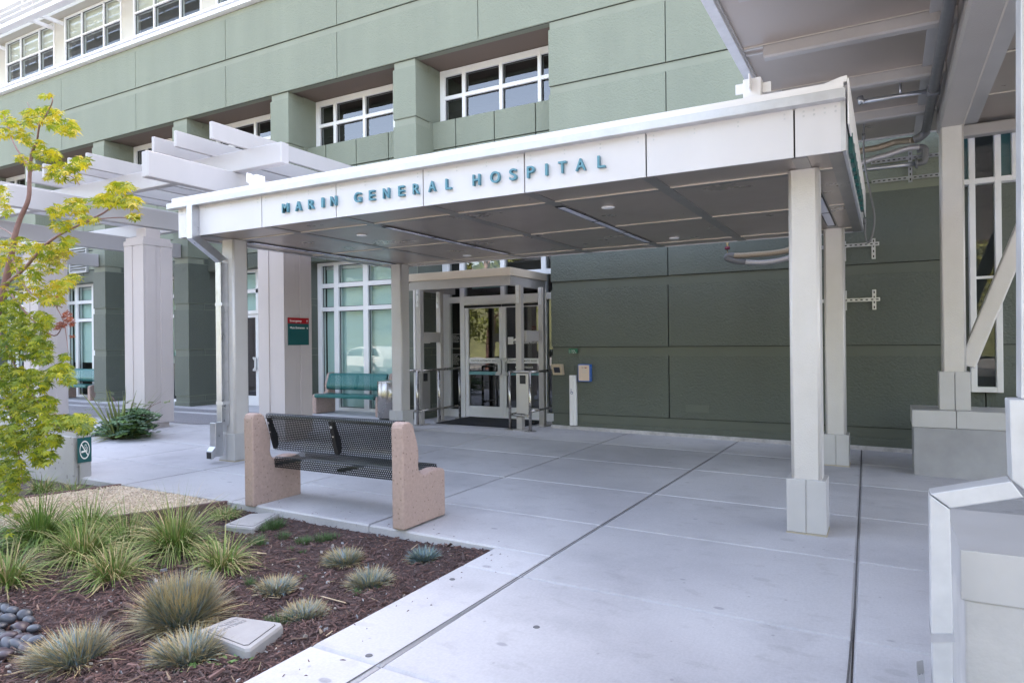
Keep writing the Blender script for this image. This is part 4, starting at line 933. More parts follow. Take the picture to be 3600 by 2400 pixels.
ms = MB(); ms.hexa([(p.x+.045, YW-.1245, p.z-.045), (q.x-.035, YW-.1245, p.z-.045), (q.x-.03, YW-.099, q.z+.035), (p.x+.05, YW-.099, q.z+.035)], [(p.x+.045, YW-.118, p.z-.043), (q.x-.035, YW-.118, p.z-.043), (q.x-.03, YW-.094, q.z+.037), (p.x+.05, YW-.094, q.z+.037)]); ms.build('reader', mat('dark_reader', (.045, .045, .06), .4), t)
t = thing('call_box', 'blue emergency call box with beige face plate on the green wall', 'call box', tuple(PY(2057, 1310, YW)))
ms = MB(); p, q = PY(2031, 1280.5, YW-.09), PY(2074, 1341.5, YW-.09); ms.box(p.x, q.x, YW-.09, YW, q.z, p.z); bb = ms.build('case', m['blue'], t, bevel=.008)
ms = MB(); ms.box(p.x+.014, q.x-.008, YW-.094, YW-.0902, q.z+.013, p.z-.010); f = ms.build('face_plate', mat('beige_plate', (.68, .53, .42), .45), t, bevel=.0015)
text('TO CALL', 'lettering', m['black'], t, (p.x+.065, YW-.0945, p.z-.058), (1, 0, 0), (0, 0, 1), .016, .075, .0005, .01)
ms = MB(); ms.tube([(q.x-.06, YW-.094, p.z-.05), (q.x-.06, YW-.10, p.z-.05)], .010, 10); ms.build('button', m['red'], t)
ms = MB()
for k in range(4): ms.box(p.x+.07, p.x+.15, YW-.0946, YW-.0941, p.z-.078-.017*k, p.z-.074-.017*k)
ms.build('speaker_slots', m['clad'], t)
for k, ch in enumerate('ASSISTANCE'): text(ch, 'lettering', m['white'], t, (q.x+.0004, YW-.055, p.z-.05-.024*k), (0, 1, 0), (0, 0, 1), .016, None, .0006, .005)
t = thing('push_bar', 'tall white door push bar standing against the green wall', 'push bar', tuple(PY(2012, 1496, YW)))
ms = MB(); p, q = PY(1999, 1319, YW-.05), PY(2026, 1495.5, YW-.05); xm_ = p.x+(q.x-p.x)*.62
ms.prism([(p.x, YW), (p.x, YW-.03), (p.x+.02, YW-.05), (xm_-.002, YW-.05), (xm_-.002, YW)], 'z', q.z, p.z); ms.prism([(xm_+.002, YW), (xm_+.002, YW-.05), (q.x, YW-.05), (q.x, YW)], 'z', q.z, p.z); ms.build('bar', m['frame'], t)
ms = MB(); cx, cz = (p.x+xm_)/2+.012, p.z-(p.z-q.z)*.33
for k in range(8):
    a0, a1 = math.radians(150+k*25), math.radians(150+(k+1)*25); ms.poly([(cx+.022*math.cos(a0), YW-.0512, cz-.015+.022*math.sin(a0)), (cx+.022*math.cos(a1), YW-.0512, cz-.015+.022*math.sin(a1)), (cx+.016*math.cos(a1), YW-.0512, cz-.015+.016*math.sin(a1)), (cx+.016*math.cos(a0), YW-.0512, cz-.015+.016*math.sin(a0))])
for (x0, x1, z0, z1) in ((-.014, -.006, -.01, .028), (-.006, .012, -.004, .003), (.012, .019, -.026, .003), (-.016, -.004, .032, .044)): ms.box(cx+x0, cx+x1, YW-.0515, YW-.0508, cz+z0, cz+z1)
ms.build('wheelchair_symbol', mat('symbol_blue', (.05, .08, .25), .5), t)
ms = MB(); wbox(ms, 2006, 1282, 2019, 1304, 0, .012); setp(ms.build('cover_plate', m['paint_lo_s'], bevel=.003), 'small green blank cover plate between keypad and blue call box', 'cover plate')
ms = MB(); wbox(ms, 2411, 1423, 2492, 1451, 0, .008); setp(ms.build('access_panel', m['paint_lo_s'], bevel=.002), 'wide green access panel low on the green wall', 'access panel')
# ------------------------------------------------------------------ concrete wall with the no-smoking sign
cwl = thing('concrete_wall', 'low cast concrete wall behind the maple ending at the walkway', 'wall', (-7.3, 4.0, fz(-7.3)))
WX = -7.30; wy0 = WX/rat(275, 1600); wy1 = WX/rat(322, 1580); wzt = PX(322, 1486, WX).z
ms = MB(); ms.box(-14, WX, wy0+.02, wy1, -1.7, wzt-.02); ms.box(-14, WX-.03, wy0-.03, wy0+.019, -1.7, wzt-.13); ms.box(-14, WX+.0, wy0+.018, wy1+.01, wzt-.019, wzt); ms.build('wall_body', m['concrete'], cwl, bevel=.018)
a, b = PX(273, 1545, WX+.01), PX(321.5, 1535, WX+.01); z0 = PX(273, 1628, WX+.01).z; z1 = PX(273, 1540, WX+.01).z
ns = thing('no_smoking_sign', 'square teal no smoking sign on the end of the concrete wall', 'sign', (WX, (a.y+b.y)/2, z0))
ms = MB(); ms.box(WX+.001, WX+.010, a.y, b.y, z0, z1); ms.build('panel', m['tealsign'], ns)
cy, cz = (a.y+b.y)/2, (z0+z1)/2; rw, rh = (b.y-a.y)*.37, (z1-z0)*.37
ms = MB(); xq = WX+.0108
def ring(r0, r1, n=40):
    for k in range(n):
        t0, t1 = 2*math.pi*k/n, 2*math.pi*(k+1)/n; ms.poly([(xq, cy+rw*r1*math.cos(t0), cz+rh*r1*math.sin(t0)), (xq, cy+rw*r1*math.cos(t1), cz+rh*r1*math.sin(t1)), (xq, cy+rw*r0*math.cos(t1), cz+rh*r0*math.sin(t1)), (xq, cy+rw*r0*math.cos(t0), cz+rh*r0*math.sin(t0))])
ring(.86, 1.0)
def seg(p0, p1, w_, x=xq):
    dx, dy = p1[0]-p0[0], p1[1]-p0[1]; l = math.hypot(dx, dy); ux_, uy_ = -dy/l*w_, dx/l*w_
    ms.poly([(x, cy+rw*(p0[0]+ux_), cz+rh*(p0[1]+uy_)), (x, cy+rw*(p1[0]+ux_), cz+rh*(p1[1]+uy_)), (x, cy+rw*(p1[0]-ux_), cz+rh*(p1[1]-uy_)), (x, cy+rw*(p0[0]-ux_), cz+rh*(p0[1]-uy_))])
seg((-.63, .62), (.63, -.62), .08, xq+.0004); seg((-.68, -.2), (.25, -.12), .10); seg((.31, -.12), (.5, -.1), .10)
for s0, s1 in (((.05, .55), (.0, .3)), ((.0, .3), (.25, .15)), ((.25, .15), (.35, .0)), ((.05, .55), (.3, .55)), ((.3, .55), (.3, .36)), ((.3, .36), (.52, .22)), ((.52, .22), (.5, .02))): seg(s0, s1, .035, xq+.0002)
ms.build('symbol', m['white'], ns)
# ------------------------------------------------------------------ utility box covers
def cover(px4, label, tx, raise_=.03):
    P4 = [PF(x, y, -.045+raise_) for x, y in px4]; c = sum(P4, Vector())/4
    zt = fz(c.x)-.045+raise_
    t = thing('utility_cover', label, 'utility box', (c.x, c.y, zt-.12), 'utility box covers in the planting bed')
    def ringpts(s, z): 
        out = []
        for i in range(4):
            p0 = P4[i-1]; p1 = P4[i]; p2 = P4[(i+1) % 4]
            q = c+(p1-c)*s
            for tt, o in ((.06, p0), (.06, p2)): r_ = p1.lerp(o, tt); r_ = c+(r_-c)*s; out.append((r_.x, r_.y, z))
        return out
    ms = MB(); ms.hexa(ringpts(1.0, zt-.14), ringpts(1.0, zt-.012)); ms.hexa(ringpts(1.0, zt-.0119), ringpts(.965, zt)); ms.build('frame', m['cover'], t)
    ms = MB(); ms.hexa(ringpts(.82, zt-.01), ringpts(.82, zt+.0008)); ms.build('gap', m['black'], t)
    ms = MB(); ms.hexa(ringpts(.80, zt-.008), ringpts(.80, zt+.003)); ms.build('lid', m['cover'], t)
    if tx:
        u = (P4[1]-P4[0]); u.z = 0; v = (P4[0]-P4[3]); v.z = 0; L_ = u.length; un = u.normalized(); vn = (v-un*v.dot(un)).normalized()
        o = c+vn*.10-un*.09
        for k, s in enumerate(tx): text(s, 'lettering', mat('cast_lettering', (.30, .29, .29), .8) if 'cast' not in m else m['cast'], t, (o.x-vn.x*.045*k, o.y-vn.y*.045*k, zt+.0032), un, vn, .028, .17, .002); m['cast'] = bpy.data.materials['cast_lettering']
    return t
cover([(690, 2215), (819, 2163), (1002, 2190), (872, 2288)], 'grey concrete street lighting box cover beside the blue fescue clumps', ['STREET', 'LIGHTING'], .035)
cover([(783, 1845), (880, 1803), (990, 1799), (890, 1857)], 'grey concrete box cover behind the tall grasses near the bench', None, .012)
# ------------------------------------------------------------------ river stones at the lower left
rs = np.random.RandomState(3); base_me = []
smat = [mat('dark_pebble', (.05, .052, .062), .35, var=.15, vs=20), mat('blue_grey_pebble', (.075, .082, .10), .4, var=.15, vs=20), mat('purple_pebble', (.06, .042, .05), .4, var=.15, vs=20)]
for k in range(3):
    bm = bmesh.new(); bmesh.ops.create_icosphere(bm, subdivisions=3, radius=1)
    for v in bm.verts:
        d = 1+.08*math.sin(v.co.x*2.3+k)+.06*math.sin(v.co.y*3.1+k*2)+.05*math.cos(v.co.z*2+k*3); v.co *= d
    me = bpy.data.meshes.new('river_stone'); bm.to_mesh(me); bm.free(); me.polygons.foreach_set('use_smooth', [True]*len(me.polygons)); me.materials.append(smat[k]); base_me.append(me)
pts = []; tries = 0
poly = [PF(x, y, -.06) for x, y in ((-90, 2120), (85, 2128), (100, 2165), (165, 2190), (160, 2225), (135, 2260), (95, 2290), (20, 2305), (-120, 2330))]
def inside(p):
    s = [side(p, poly[i], poly[(i+1) % len(poly)]) > 0 for i in range(len(poly))]; return all(s) or not any(s)
xs_, ys_ = [p.x for p in poly], [p.y for p in poly]
while len(pts) < 62 and tries < 6000:
    tries += 1; x, y = rs.uniform(min(xs_), max(xs_)), rs.uniform(min(ys_), max(ys_))
    if inside((x, y)) and all((x-a)**2+(y-b)**2 > .058**2 for a, b, *_ in pts): pts.append((x, y))
for i, (x, y) in enumerate(pts):
    me = base_me[rs.choice([0, 0, 1, 1, 2])]; o = bpy.data.objects.new('river_stone', me); C.objects.link(o)
    a_, b_, c_ = rs.uniform(.034, .052), rs.uniform(.026, .036), rs.uniform(.016, .025)
    o.scale = (a_, b_, c_); o.rotation_euler = (rs.uniform(-.3, .3), rs.uniform(-.3, .3), rs.uniform(-.5, .9)); o.location = (x, y, bz(x, y)+.02+rs.uniform(0, .02))
    setp(o, 'smooth dark river stone in the heap at the lower left of the bed', 'stone', 'river stones heaped in the bed')
# ================================================================== PLANTS
R = np.random.RandomState(11)
def blades(n, base_r, length, up_, droop, width, cols, tip=None, lean=(0, 0), segs=5, flat=0):
    """tuft of arching blades round the origin; returns verts, faces, colours"""
    V = []; Fc = []; Cc = []
    for i in range(n):
        a = R.uniform(0, 2*math.pi); r = base_r*math.sqrt(R.uniform(0, 1)); L = length*R.uniform(.55, 1.1)
        th = R.normal(a, .5); el = np.clip(R.normal(up_, .22), .12, 1.5)
        d = np.array([math.cos(th)*math.cos(el)+lean[0], math.sin(th)*math.cos(el)+lean[1], math.sin(el)]); d /= np.linalg.norm(d)
        p = np.array([math.cos(a)*r, math.sin(a)*r, 0.0]); sd = np.array([-math.sin(th), math.cos(th), 0]); sd = sd+R.normal(0, .5, 3)*.5; sd /= np.linalg.norm(sd)
        c = np.array(cols[R.choice(len(cols))])*R.uniform(.75, 1.25); ct = np.array(tip[R.choice(len(tip))])*R.uniform(.8, 1.2) if tip is not None and R.rand() < .8 else c
        w_ = width*R.uniform(.7, 1.3); i0 = len(V); dr = droop*R.uniform(.5, 1.4)
        for k in range(segs+1):
            t = k/segs; ww = w_*(1-t**1.6)*(.75+.5*min(1, t*3)) if k < segs else w_*.05; tt = t**1.4
            V.append(p-sd*ww); V.append(p+sd*ww); cc = c*(1-tt)+ct*tt; Cc += [cc, cc]
            d = d+np.array([0, 0, -dr/segs]); d /= np.linalg.norm(d); p = p+d*(L/segs)
            if p[2] < .012: p[2] = .012
        for k in range(segs): q = i0+2*k; Fc.append((q, q+1, q+3, q+2))
    return V, Fc, Cc
GREEN = [(.11, .20, .035), (.14, .24, .045), (.08, .155, .035), (.18, .27, .055), (.24, .26, .09)]
GTIP = [(.17, .27, .06), (.24, .29, .09), (.12, .21, .045)]
BLUE = [(.15, .23, .28), (.21, .29, .34), (.11, .18, .21), (.20, .26, .22), (.14, .19, .12)]
BTIP = [(.50, .36, .15), (.44, .33, .15), (.34, .33, .22), (.56, .40, .16)]
TAN = [(.46, .36, .19), (.38, .31, .17), (.28, .28, .18)]
def clump(name, pos, args, label, cat, group):
    V, Fc, Cc = blades(**args)
    o = pydata(name, V, Fc, m['blade'], None, Cc); o.location = (pos.x, pos.y, bz(pos.x, pos.y)-.005); setp(o, label, cat, group); return o
G1 = 'tall green grass clumps by the granite path'
def sedge(px, py, n, L, w_, label, tan=0, base=.07):
    p = PF(px, py-(18 if py > 1850 else 0), -.06); cols = GREEN+[TAN[0]]*tan
    clump('green_grass', p, dict(n=n, base_r=base, length=L*.84, up_=1.15, droop=2.0, width=.0030, cols=cols, tip=GTIP+([TAN[0], TAN[1]] if tan else []), segs=6), label, 'grass', G1)
sedge(137, 1922, 760, .55, 0, 'tall dark green grass clump at the far left beside the granite path')
sedge(315, 1885, 380, .45, 0, 'green grass clump at the path edge between the two tallest clumps')
sedge(290, 1978, 620, .50, 0, 'broad arching green grass clump in the middle of the group', 1)
sedge(448, 1912, 420, .46, 0, 'upright green grass clump just left of the widest clump', 1)
sedge(618, 1958, 760, .58, 0, 'widest fountain-shaped grass clump in front of the box cover', 1)
sedge(398, 2052, 360, .40, 0, 'low sprawling green grass clump nearest the large blue fescue', 2)
sedge(783, 2018, 340, .38, 0, 'yellowing grass clump right of the widest clump and above the large fescue', 3)
sedge(20, 2072, 380, .42, 0, 'green grass clump above the river stones at the left edge', 2)
sedge(-95, 1990, 400, .45, 0, 'green grass clump cut by the left edge of the picture', 1)
sedge(790, 1815, 260, .17, 0, 'short olive grass tuft in the corner of edging and walkway', 1, .10)
sedge(147, 1722, 260, .26, 0, 'straw green grass tuft at the foot of the concrete wall', 2)
sedge(250, 1735, 300, .20, 0, 'low mounded grass tuft between concrete wall and granite path', 2, .12)
G2 = 'blue fescue clumps in the bark'
def fescue(px, py, n, L, label, base, lean=(0, 0), tan=.5, up_=.85):
    p = PF(px, py, -.06)
    L *= .68; V, Fc, Cc = blades(n, base, L, up_, .55, .0026, BLUE, BTIP if tan > .3 else BTIP[2:3]+BLUE, lean, 4)
    V2, F2, C2 = blades(int(n*.22), base*1.1, L*.95, .5, .5, .0024, TAN, None, lean, 4); k = len(V)
    o = pydata('blue_fescue', V+V2, Fc+[tuple(i+k for i in f) for f in F2], m['blade'], None, Cc+C2); o.location = (p.x, p.y, bz(p.x, p.y)-.005); setp(o, label, 'grass', G2)
fescue(640, 2180, 3200, .365, 'largest blue grey fescue clump with golden tips', .10, up_=1.22)
fescue(255, 2312, 1600, .27, 'blue fescue clump with long straw blades beside the river stones', .09, (-.35, -.1))
fescue(660, 2310, 1500, .21, 'straw tipped fescue clump in front of the street lighting cover', .09, (-.15, 0))
fescue(1210, 1968, 1000, .165, 'leaning blue fescue clump closest to the bench', .08, (-.1, -.15), .5)
fescue(1300, 2045, 1000, .18, 'tan and blue fescue clump in the middle of the bark', .08)
fescue(1490, 1962, 800, .15, 'small round blue fescue clump nearest the walkway corner', .06, tan=.2)
fescue(970, 2060, 700, .145, 'flat straw fescue clump right of the yellowing grass', .08)
fescue(1074, 2150, 700, .15, 'straggly fescue clump between the cover and the walkway edge', .08)
G3 = 'small green tufts in the bark'
for (x, y, n, L, lab) in ((970, 1850, 260, .11, 'bright green grass tuft at the corner of the rear cover'), (938, 1858, 140, .08, 'thin green tuft in front of the rear cover'), (886, 1852, 60, .07, 'tiny green tuft touching the rear cover edge'), (995, 1884, 130, .07, 'low green tuft below the corner tuft'),
        (1069, 1898, 200, .07, 'round green tuft under the middle of the bench'), (1136, 1890, 220, .08, 'green tuft next to the leaning fescue'), (1166, 1884, 160, .06, 'small green tuft right beside the tuft at the leaning fescue'), (906, 1916, 200, .10, 'dark green tuft right of the widest clump'),
        (880, 2054, 100, .07, 'dark green sprig left of the flat fescue'), (980, 2172, 150, .08, 'dark green sprig above the street lighting cover'), (1256, 2087, 60, .05, 'blue green sprig below the middle fescue'), (1022, 1928, 40, .04, 'tiny upper sprig in the open bark'), (1062, 1932, 50, .04, 'tiny sprig beside the upper sprig in open bark'), (1062, 2018, 50, .035, 'tiny sprig above the flat fescue')):
    p = PF(x, y, -.06); clump('grass_tuft', p, dict(n=n, base_r=.05 if n > 120 else .02, length=L, up_=1.15, droop=.5, width=.0016, cols=[(.07, .14, .045), (.10, .17, .06), (.08, .13, .05)], segs=3), lab, 'grass tuft', G3)
# bark mulch: shreds, twigs and pale grit over the bed
def chips(n, region, size, cols, zoff=.004, jit=.9, thin=.16):
    V = []; Fc = []; Cc = []
    k = 0; tries = 0
    while k < n and tries < n*6:
        tries += 1; px_, py_ = R.uniform(*region[0]), R.uniform(*region[1]); p = PF(px_, py_, -.06)
        if R.rand() > min(1, (p.length/4.2)**2*.55+.12): continue
        x, y = p.x, p.y
        if y > EDGE_Y-.01 or x > EDGE_X-.01 or (side((x, y), H2a, H2b) < .0): continue
        k += 1; L = size*R.lognormal(0, .45); w_ = L*R.uniform(.12, .34); h = L*thin*R.uniform(.5, 1.2)
        a = R.uniform(0, math.pi); tl = R.normal(0, .22); d = np.array([math.cos(a)*math.cos(tl), math.sin(a)*math.cos(tl), math.sin(tl)]); s_ = np.array([-math.sin(a), math.cos(a), R.normal(0, .25)]); n_ = np.cross(d, s_)
        c0 = np.array([x, y, bz(x, y)+zoff+abs(tl)*L*.3+R.uniform(0, .008)]); i0 = len(V); b = R.uniform(-.25, .25)
        for (e, f, g) in ((-1, -.8, 0), (1, -.35, 0), (1, .35, 0), (-1, .8, 0), (-.8, -.5, 1), (.85, -.25, 1), (.85, .25, 1), (-.8, .5, 1)): V.append(c0+d*e*L/2+s_*(f*w_/2+b*e*w_)+n_*g*h)
        c = np.array(cols[R.choice(len(cols))])*R.uniform(.6, 1.4); Cc += [c]*8
        for q in ((4, 5, 6, 7), (0, 1, 5, 4), (1, 2, 6, 5), (2, 3, 7, 6), (3, 0, 4, 7)): Fc.append(tuple(i0+j for j in q))
    return V, Fc, Cc
BK = [(.11, .062, .054), (.14, .08, .07), (.08, .047, .043), (.175, .105, .092), (.13, .09, .085)]
V, Fc, Cc = chips(24000, ((-60, 1800), (1755, 2440)), .021, BK)
o = pydata('bark_mulch', V, Fc, m['chip'], None, Cc); setp(o, kind='stuff'); o['label'] = 'reddish brown shredded bark mulch over the planting bed'; o['category'] = 'mulch'
V, Fc, Cc = chips(150, ((-60, 1800), (1770, 2440)), .042, [(.34, .27, .18), (.26, .19, .13), (.18, .12, .09)], .012, thin=.05)
V2, F2, C2 = chips(380, ((-60, 1800), (1755, 2440)), .012, [(.42, .41, .42), (.30, .30, .32), (.5, .45, .4)], .006, thin=.6); k = len(V)
o = pydata('twigs_and_grit', V+V2, Fc+[tuple(i+k for i in f) for f in F2], m['chip'], None, Cc+C2); setp(o, kind='stuff'); o['label'] = 'pale twigs, dry blades and grit scattered on the bark'; o['category'] = 'litter'
Vs = []; Fs = []; Cs = []
for k in range(55):
    if R.rand() < .5: x, y = R.uniform(-4.9, EDGE_X), EDGE_Y+abs(R.normal(0, .10))+.01
    else: x, y = EDGE_X+abs(R.normal(0, .12))+.01, R.uniform(1.7, EDGE_Y)
    L = .007*R.lognormal(0, .5); a = R.uniform(0, math.pi); d = np.array([math.cos(a), math.sin(a), 0])*L; s_ = np.array([-math.sin(a), math.cos(a), 0])*L*.25; c0 = np.array([x, y, fz(x)+.001]); i0 = len(Vs)
    Vs += [c0-d-s_, c0+d-s_*.5, c0+d*.9+s_, c0-d+s_*.8, c0+np.array([0, 0, .004])]; Fs += [(i0, i0+1, i0+4), (i0+1, i0+2, i0+4), (i0+2, i0+3, i0+4), (i0+3, i0, i0+4)]; Cs += [np.array(BK[R.choice(5)])*R.uniform(.7, 1.3)]*5
o = pydata('loose_bark', Vs, Fs, m['chip'], None, Cs); setp(o, kind='stuff'); o['label'] = 'loose bark shreds spilled onto the walkway edge'; o['category'] = 'mulch'
# granite grit on the path
V = []; Fc = []; Cc = []
for k in range(5200):
    s_, t_ = R.rand()**1.0, R.rand(); a_ = H1a.lerp(H1a+d1*1.15, s_); b_ = H2a.lerp(H2a+d2*1.0, s_); p = a_.lerp(b_, t_); r = R.uniform(.004, .011); i0 = len(V)
    c0 = np.array([p.x, min(p.y, EDGE_Y-.02), fz(p.x)-.018]); q = R.normal(0, .25, (4, 3))
    for j, e in enumerate(((-1, -1, 0), (1, -.8, 0), (0, 1, 0), (0, 0, 1.0))): V.append(c0+r*(np.array(e)+q[j]))
    Fc += [(i0, i0+1, i0+3), (i0+1, i0+2, i0+3), (i0+2, i0, i0+3)]; Cc += [np.array([(.62, .50, .38), (.70, .60, .48), (.45, .36, .28)][R.choice(3)])*R.uniform(.8, 1.15)]*4
o = pydata('granite_grit', V, Fc, m['chip'], None, Cc); setp(o, kind='stuff'); o['label'] = 'loose tan granite grit on the path'; o['category'] = 'grit'

# ================================================================== JAPANESE MAPLE
tree = thing('maple_tree', 'young japanese maple with yellow green leaves at the left edge', 'tree', (-7.0, 2.95, fz(-7)-.05))
YT = 3.05
def br(pts, r0, r1, name='branch', dy=0.0):
    P_ = [PY(x, y, YT+dy+d) for x, y, d in pts]; P_ = smooth_path(P_, 5); n = len(P_)
    ms = MB(); ms.tube(P_, [r0+(r1-r0)*i/(n-1) for i in range(n)], 8); ms.build(name, m['bark'], tree); return P_
TR = []
TR.append(br([(-150, 1790, .0), (-95, 1500, 0), (-40, 1200, .0), (5, 1050, .0), (40, 900, .0)], .05, .028, 'trunk'))
TR.append(br([(40, 900, 0), (52, 830, 0), (70, 770, .02), (100, 700, .03), (104, 620, .04), (112, 540, .03), (130, 500, .0)], .026, .011, 'trunk'))
for pts, a, b in (([(104, 610, .04), (88, 565, .1), (62, 530, .16), (40, 485, .22), (25, 440, .25), (10, 400, .28)], .010, .003),
    ([(130, 500, 0), (140, 440, -.05), (165, 400, -.05), (185, 350, -.08), (160, 330, 0)], .008, .003), ([(130, 500, 0), (135, 430, .05), (110, 390, .1), (95, 360, .12)], .006, .002),
    ([(112, 600, .04), (150, 590, -.05), (200, 600, -.1), (250, 620, -.12), (280, 650, -.12)], .007, .002), ([(30, 990, 0), (85, 945, -.1), (150, 870, -.2), (210, 825, -.28), (290, 785, -.35), (370, 745, -.4), (420, 700, -.42)], .015, .004),
    ([(290, 785, -.35), (350, 770, -.4), (430, 765, -.45), (485, 775, -.5)], .006, .002), ([(52, 830, 0), (20, 810, .1), (-20, 790, .2)], .010, .003), ([(40, 900, 0), (90, 1010, -.15), (160, 1060, -.25), (220, 1080, -.3)], .009, .003),
    ([(20, 1010, 0), (110, 1120, -.2), (190, 1180, -.3), (225, 1130, -.35)], .008, .003), ([(-20, 1130, 0), (60, 1300, -.2), (140, 1420, -.3), (230, 1470, -.38)], .010, .003), ([(-40, 1200, 0), (20, 1400, -.15), (60, 1560, -.25), (80, 1700, -.3)], .010, .003),
    ([(110, 1400, -.25), (200, 1500, -.35), (300, 1520, -.45)], .006, .002), ([(175, 1040, -.25), (215, 1110, -.33), (230, 1160, -.36), (240, 1240, -.38)], .004, .0015)):
    br(pts, a, b)
# palmate leaves: seven pointed lobes, folded along the middle rib
def leafmesh(c, d, nrm, size, col, V, Fc, Cc):
    d = d/np.linalg.norm(d); s_ = np.cross(nrm, d); s_ /= np.linalg.norm(s_); nn = np.cross(d, s_); i0 = len(V)
    angs = [-128, -92, -56, -22]; pts = []
    lens = {0: 1.0, 22: .0}
    lob = [(-130, .42), (-88, .72), (-45, .93), (0, 1.05), (45, .93), (88, .72), (130, .42)]
    out = [(180, .10)]
    for k, (a, r) in enumerate(lob):
        out.append((a-9, r*.62)); out.append((a, r)); out.append((a+9, r*.62))
        if k < 6: out.append(((a+lob[k+1][0])/2, .30))
    V.append(c); Cc.append(col*.9)
    for a, r in out:
        t = math.radians(a); x, y = math.cos(t)*r*size, math.sin(t)*r*size
        z = -abs(y)*.25-r*r*size*.18
        V.append(c+d*x+s_*y+nn*z); Cc.append(col*(1.0 if r > .35 else .9))
    n = len(out)
    for k in range(n): Fc.append((i0, i0+1+k, i0+1+(k+1) % n))
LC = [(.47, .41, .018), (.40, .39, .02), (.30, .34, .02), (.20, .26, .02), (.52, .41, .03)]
LCd = [(.11, .17, .02), (.16, .22, .02), (.22, .28, .02), (.33, .36, .025)]  # darker greens for the lower crown, inner shading put into the leaf colour
V = []; Fc = []; Cc = []
def cluster(px, py, rx, ry, n, dy=0., size=.054, cols=LC, dz=.18):
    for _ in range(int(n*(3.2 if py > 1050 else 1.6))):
        a = R.uniform(0, 2*math.pi); r = math.sqrt(R.rand()); x, y = px+math.cos(a)*r*rx, py+math.sin(a)*r*ry
        p = PY(x, y, YT+dy+R.normal(0, dz)); th = R.uniform(0, 2*math.pi)
        d = np.array([math.cos(th), math.sin(th), R.uniform(-.75, .05)]); nr = np.array([R.normal(0, .38), R.normal(-.25, .38), 1.0])
        c = np.array(cols[R.choice(len(cols))])*R.uniform(.85, 1.12); leafmesh(np.array(p), d, nr, size*R.uniform(.65, 1.2), c, V, Fc, Cc)
for a in ((158, 335, 22, 10, 8, 0), (150, 400, 75, 28, 70, 0), (215, 440, 55, 28, 46, -.1), (250, 455, 28, 18, 16, -.1), (110, 420, 40, 25, 30, .1), (15, 400, 18, 16, 12, .25), (40, 430, 25, 18, 22, .2), (20, 465, 30, 18, 20, .2), (65, 455, 12, 10, 7, .15), (85, 480, 28, 20, 24, 0), (125, 505, 30, 16, 18, 0),
    (165, 540, 48, 24, 44, -.05), (75, 555, 22, 16, 16, .05), (120, 580, 30, 14, 12, 0), (220, 590, 50, 22, 44, -.12), (285, 570, 32, 22, 30, -.15), (200, 620, 38, 20, 26, -.1), (275, 625, 14, 14, 9, -.1), (10, 690, 30, 40, 34, .15), (25, 740, 20, 18, 12, .15),
    (425, 655, 45, 20, 44, -.42), (380, 700, 55, 22, 60, -.4), (450, 705, 40, 25, 36, -.45), (270, 720, 50, 28, 50, -.3), (200, 740, 32, 26, 30, -.2), (215, 790, 38, 20, 32, -.25), (300, 770, 45, 18, 22, -.35), (470, 755, 22, 12, 12, -.48),
    (60, 860, 70, 28, 60, .05), (175, 880, 75, 30, 70, -.2), (235, 850, 28, 22, 22, -.25), (130, 930, 90, 35, 60, -.1), (20, 920, 40, 50, 40, .1), (255, 975, 28, 15, 18, -.3), (215, 1000, 40, 22, 30, -.3), (90, 1010, 80, 45, 70, -.1), (175, 1040, 60, 30, 46, -.25)):
    cluster(*a[:5], dy=a[5])
cluster(205, 905, 35, 32, 46, -.25, .03, [(.34, .28, .05), (.42, .36, .05), (.25, .2, .05)])
for a in ((30, 1110, 60, 60, 80, -.05), (130, 1140, 60, 50, 66, -.2), (60, 1210, 80, 55, 90, -.1), (140, 1230, 45, 50, 50, -.25), (225, 1250, 12, 9, 5, -.35), (30, 1330, 70, 55, 90, -.1), (120, 1340, 60, 45, 60, -.25), (215, 1300, 40, 25, 36, -.35), (235, 1335, 25, 12, 14, -.38), (60, 1430, 80, 55, 100, -.15), (160, 1420, 40, 35, 34, -.3),
    (200, 1480, 70, 28, 56, -.38), (285, 1470, 38, 22, 30, -.45), (290, 1500, 25, 22, 18, -.45), (90, 1530, 80, 55, 100, -.25), (20, 1560, 60, 70, 70, -.15), (150, 1600, 40, 35, 34, -.33), (40, 1660, 60, 50, 70, -.2), (30, 1730, 35, 40, 34, -.2), (15, 1790, 22, 18, 12, -.2), (60, 1810, 8, 8, 3, -.3), (190, 1545, 30, 20, 22, -.4), (10, 1880, 30, 25, 18, -.25), (30, 1930, 14, 10, 5, -.25)):
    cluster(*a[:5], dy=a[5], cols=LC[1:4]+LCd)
pydata('crown', V, Fc, m['leaf'], tree, Cc)
V = []; Fc = []; Cc = []
for a in ((235, 1110, 16, 22, 22), (215, 1140, 18, 10, 16), (250, 1130, 14, 18, 16), (200, 1150, 8, 8, 7), (255, 1180, 10, 5, 5), (200, 1045, 6, 7, 6)): cluster(*a, dy=-.36, size=.020, cols=[(.34, .10, .055), (.26, .075, .05), (.42, .15, .08)], dz=.03)
pydata('dry_leaves', V, Fc, m['leaf'], tree, Cc)
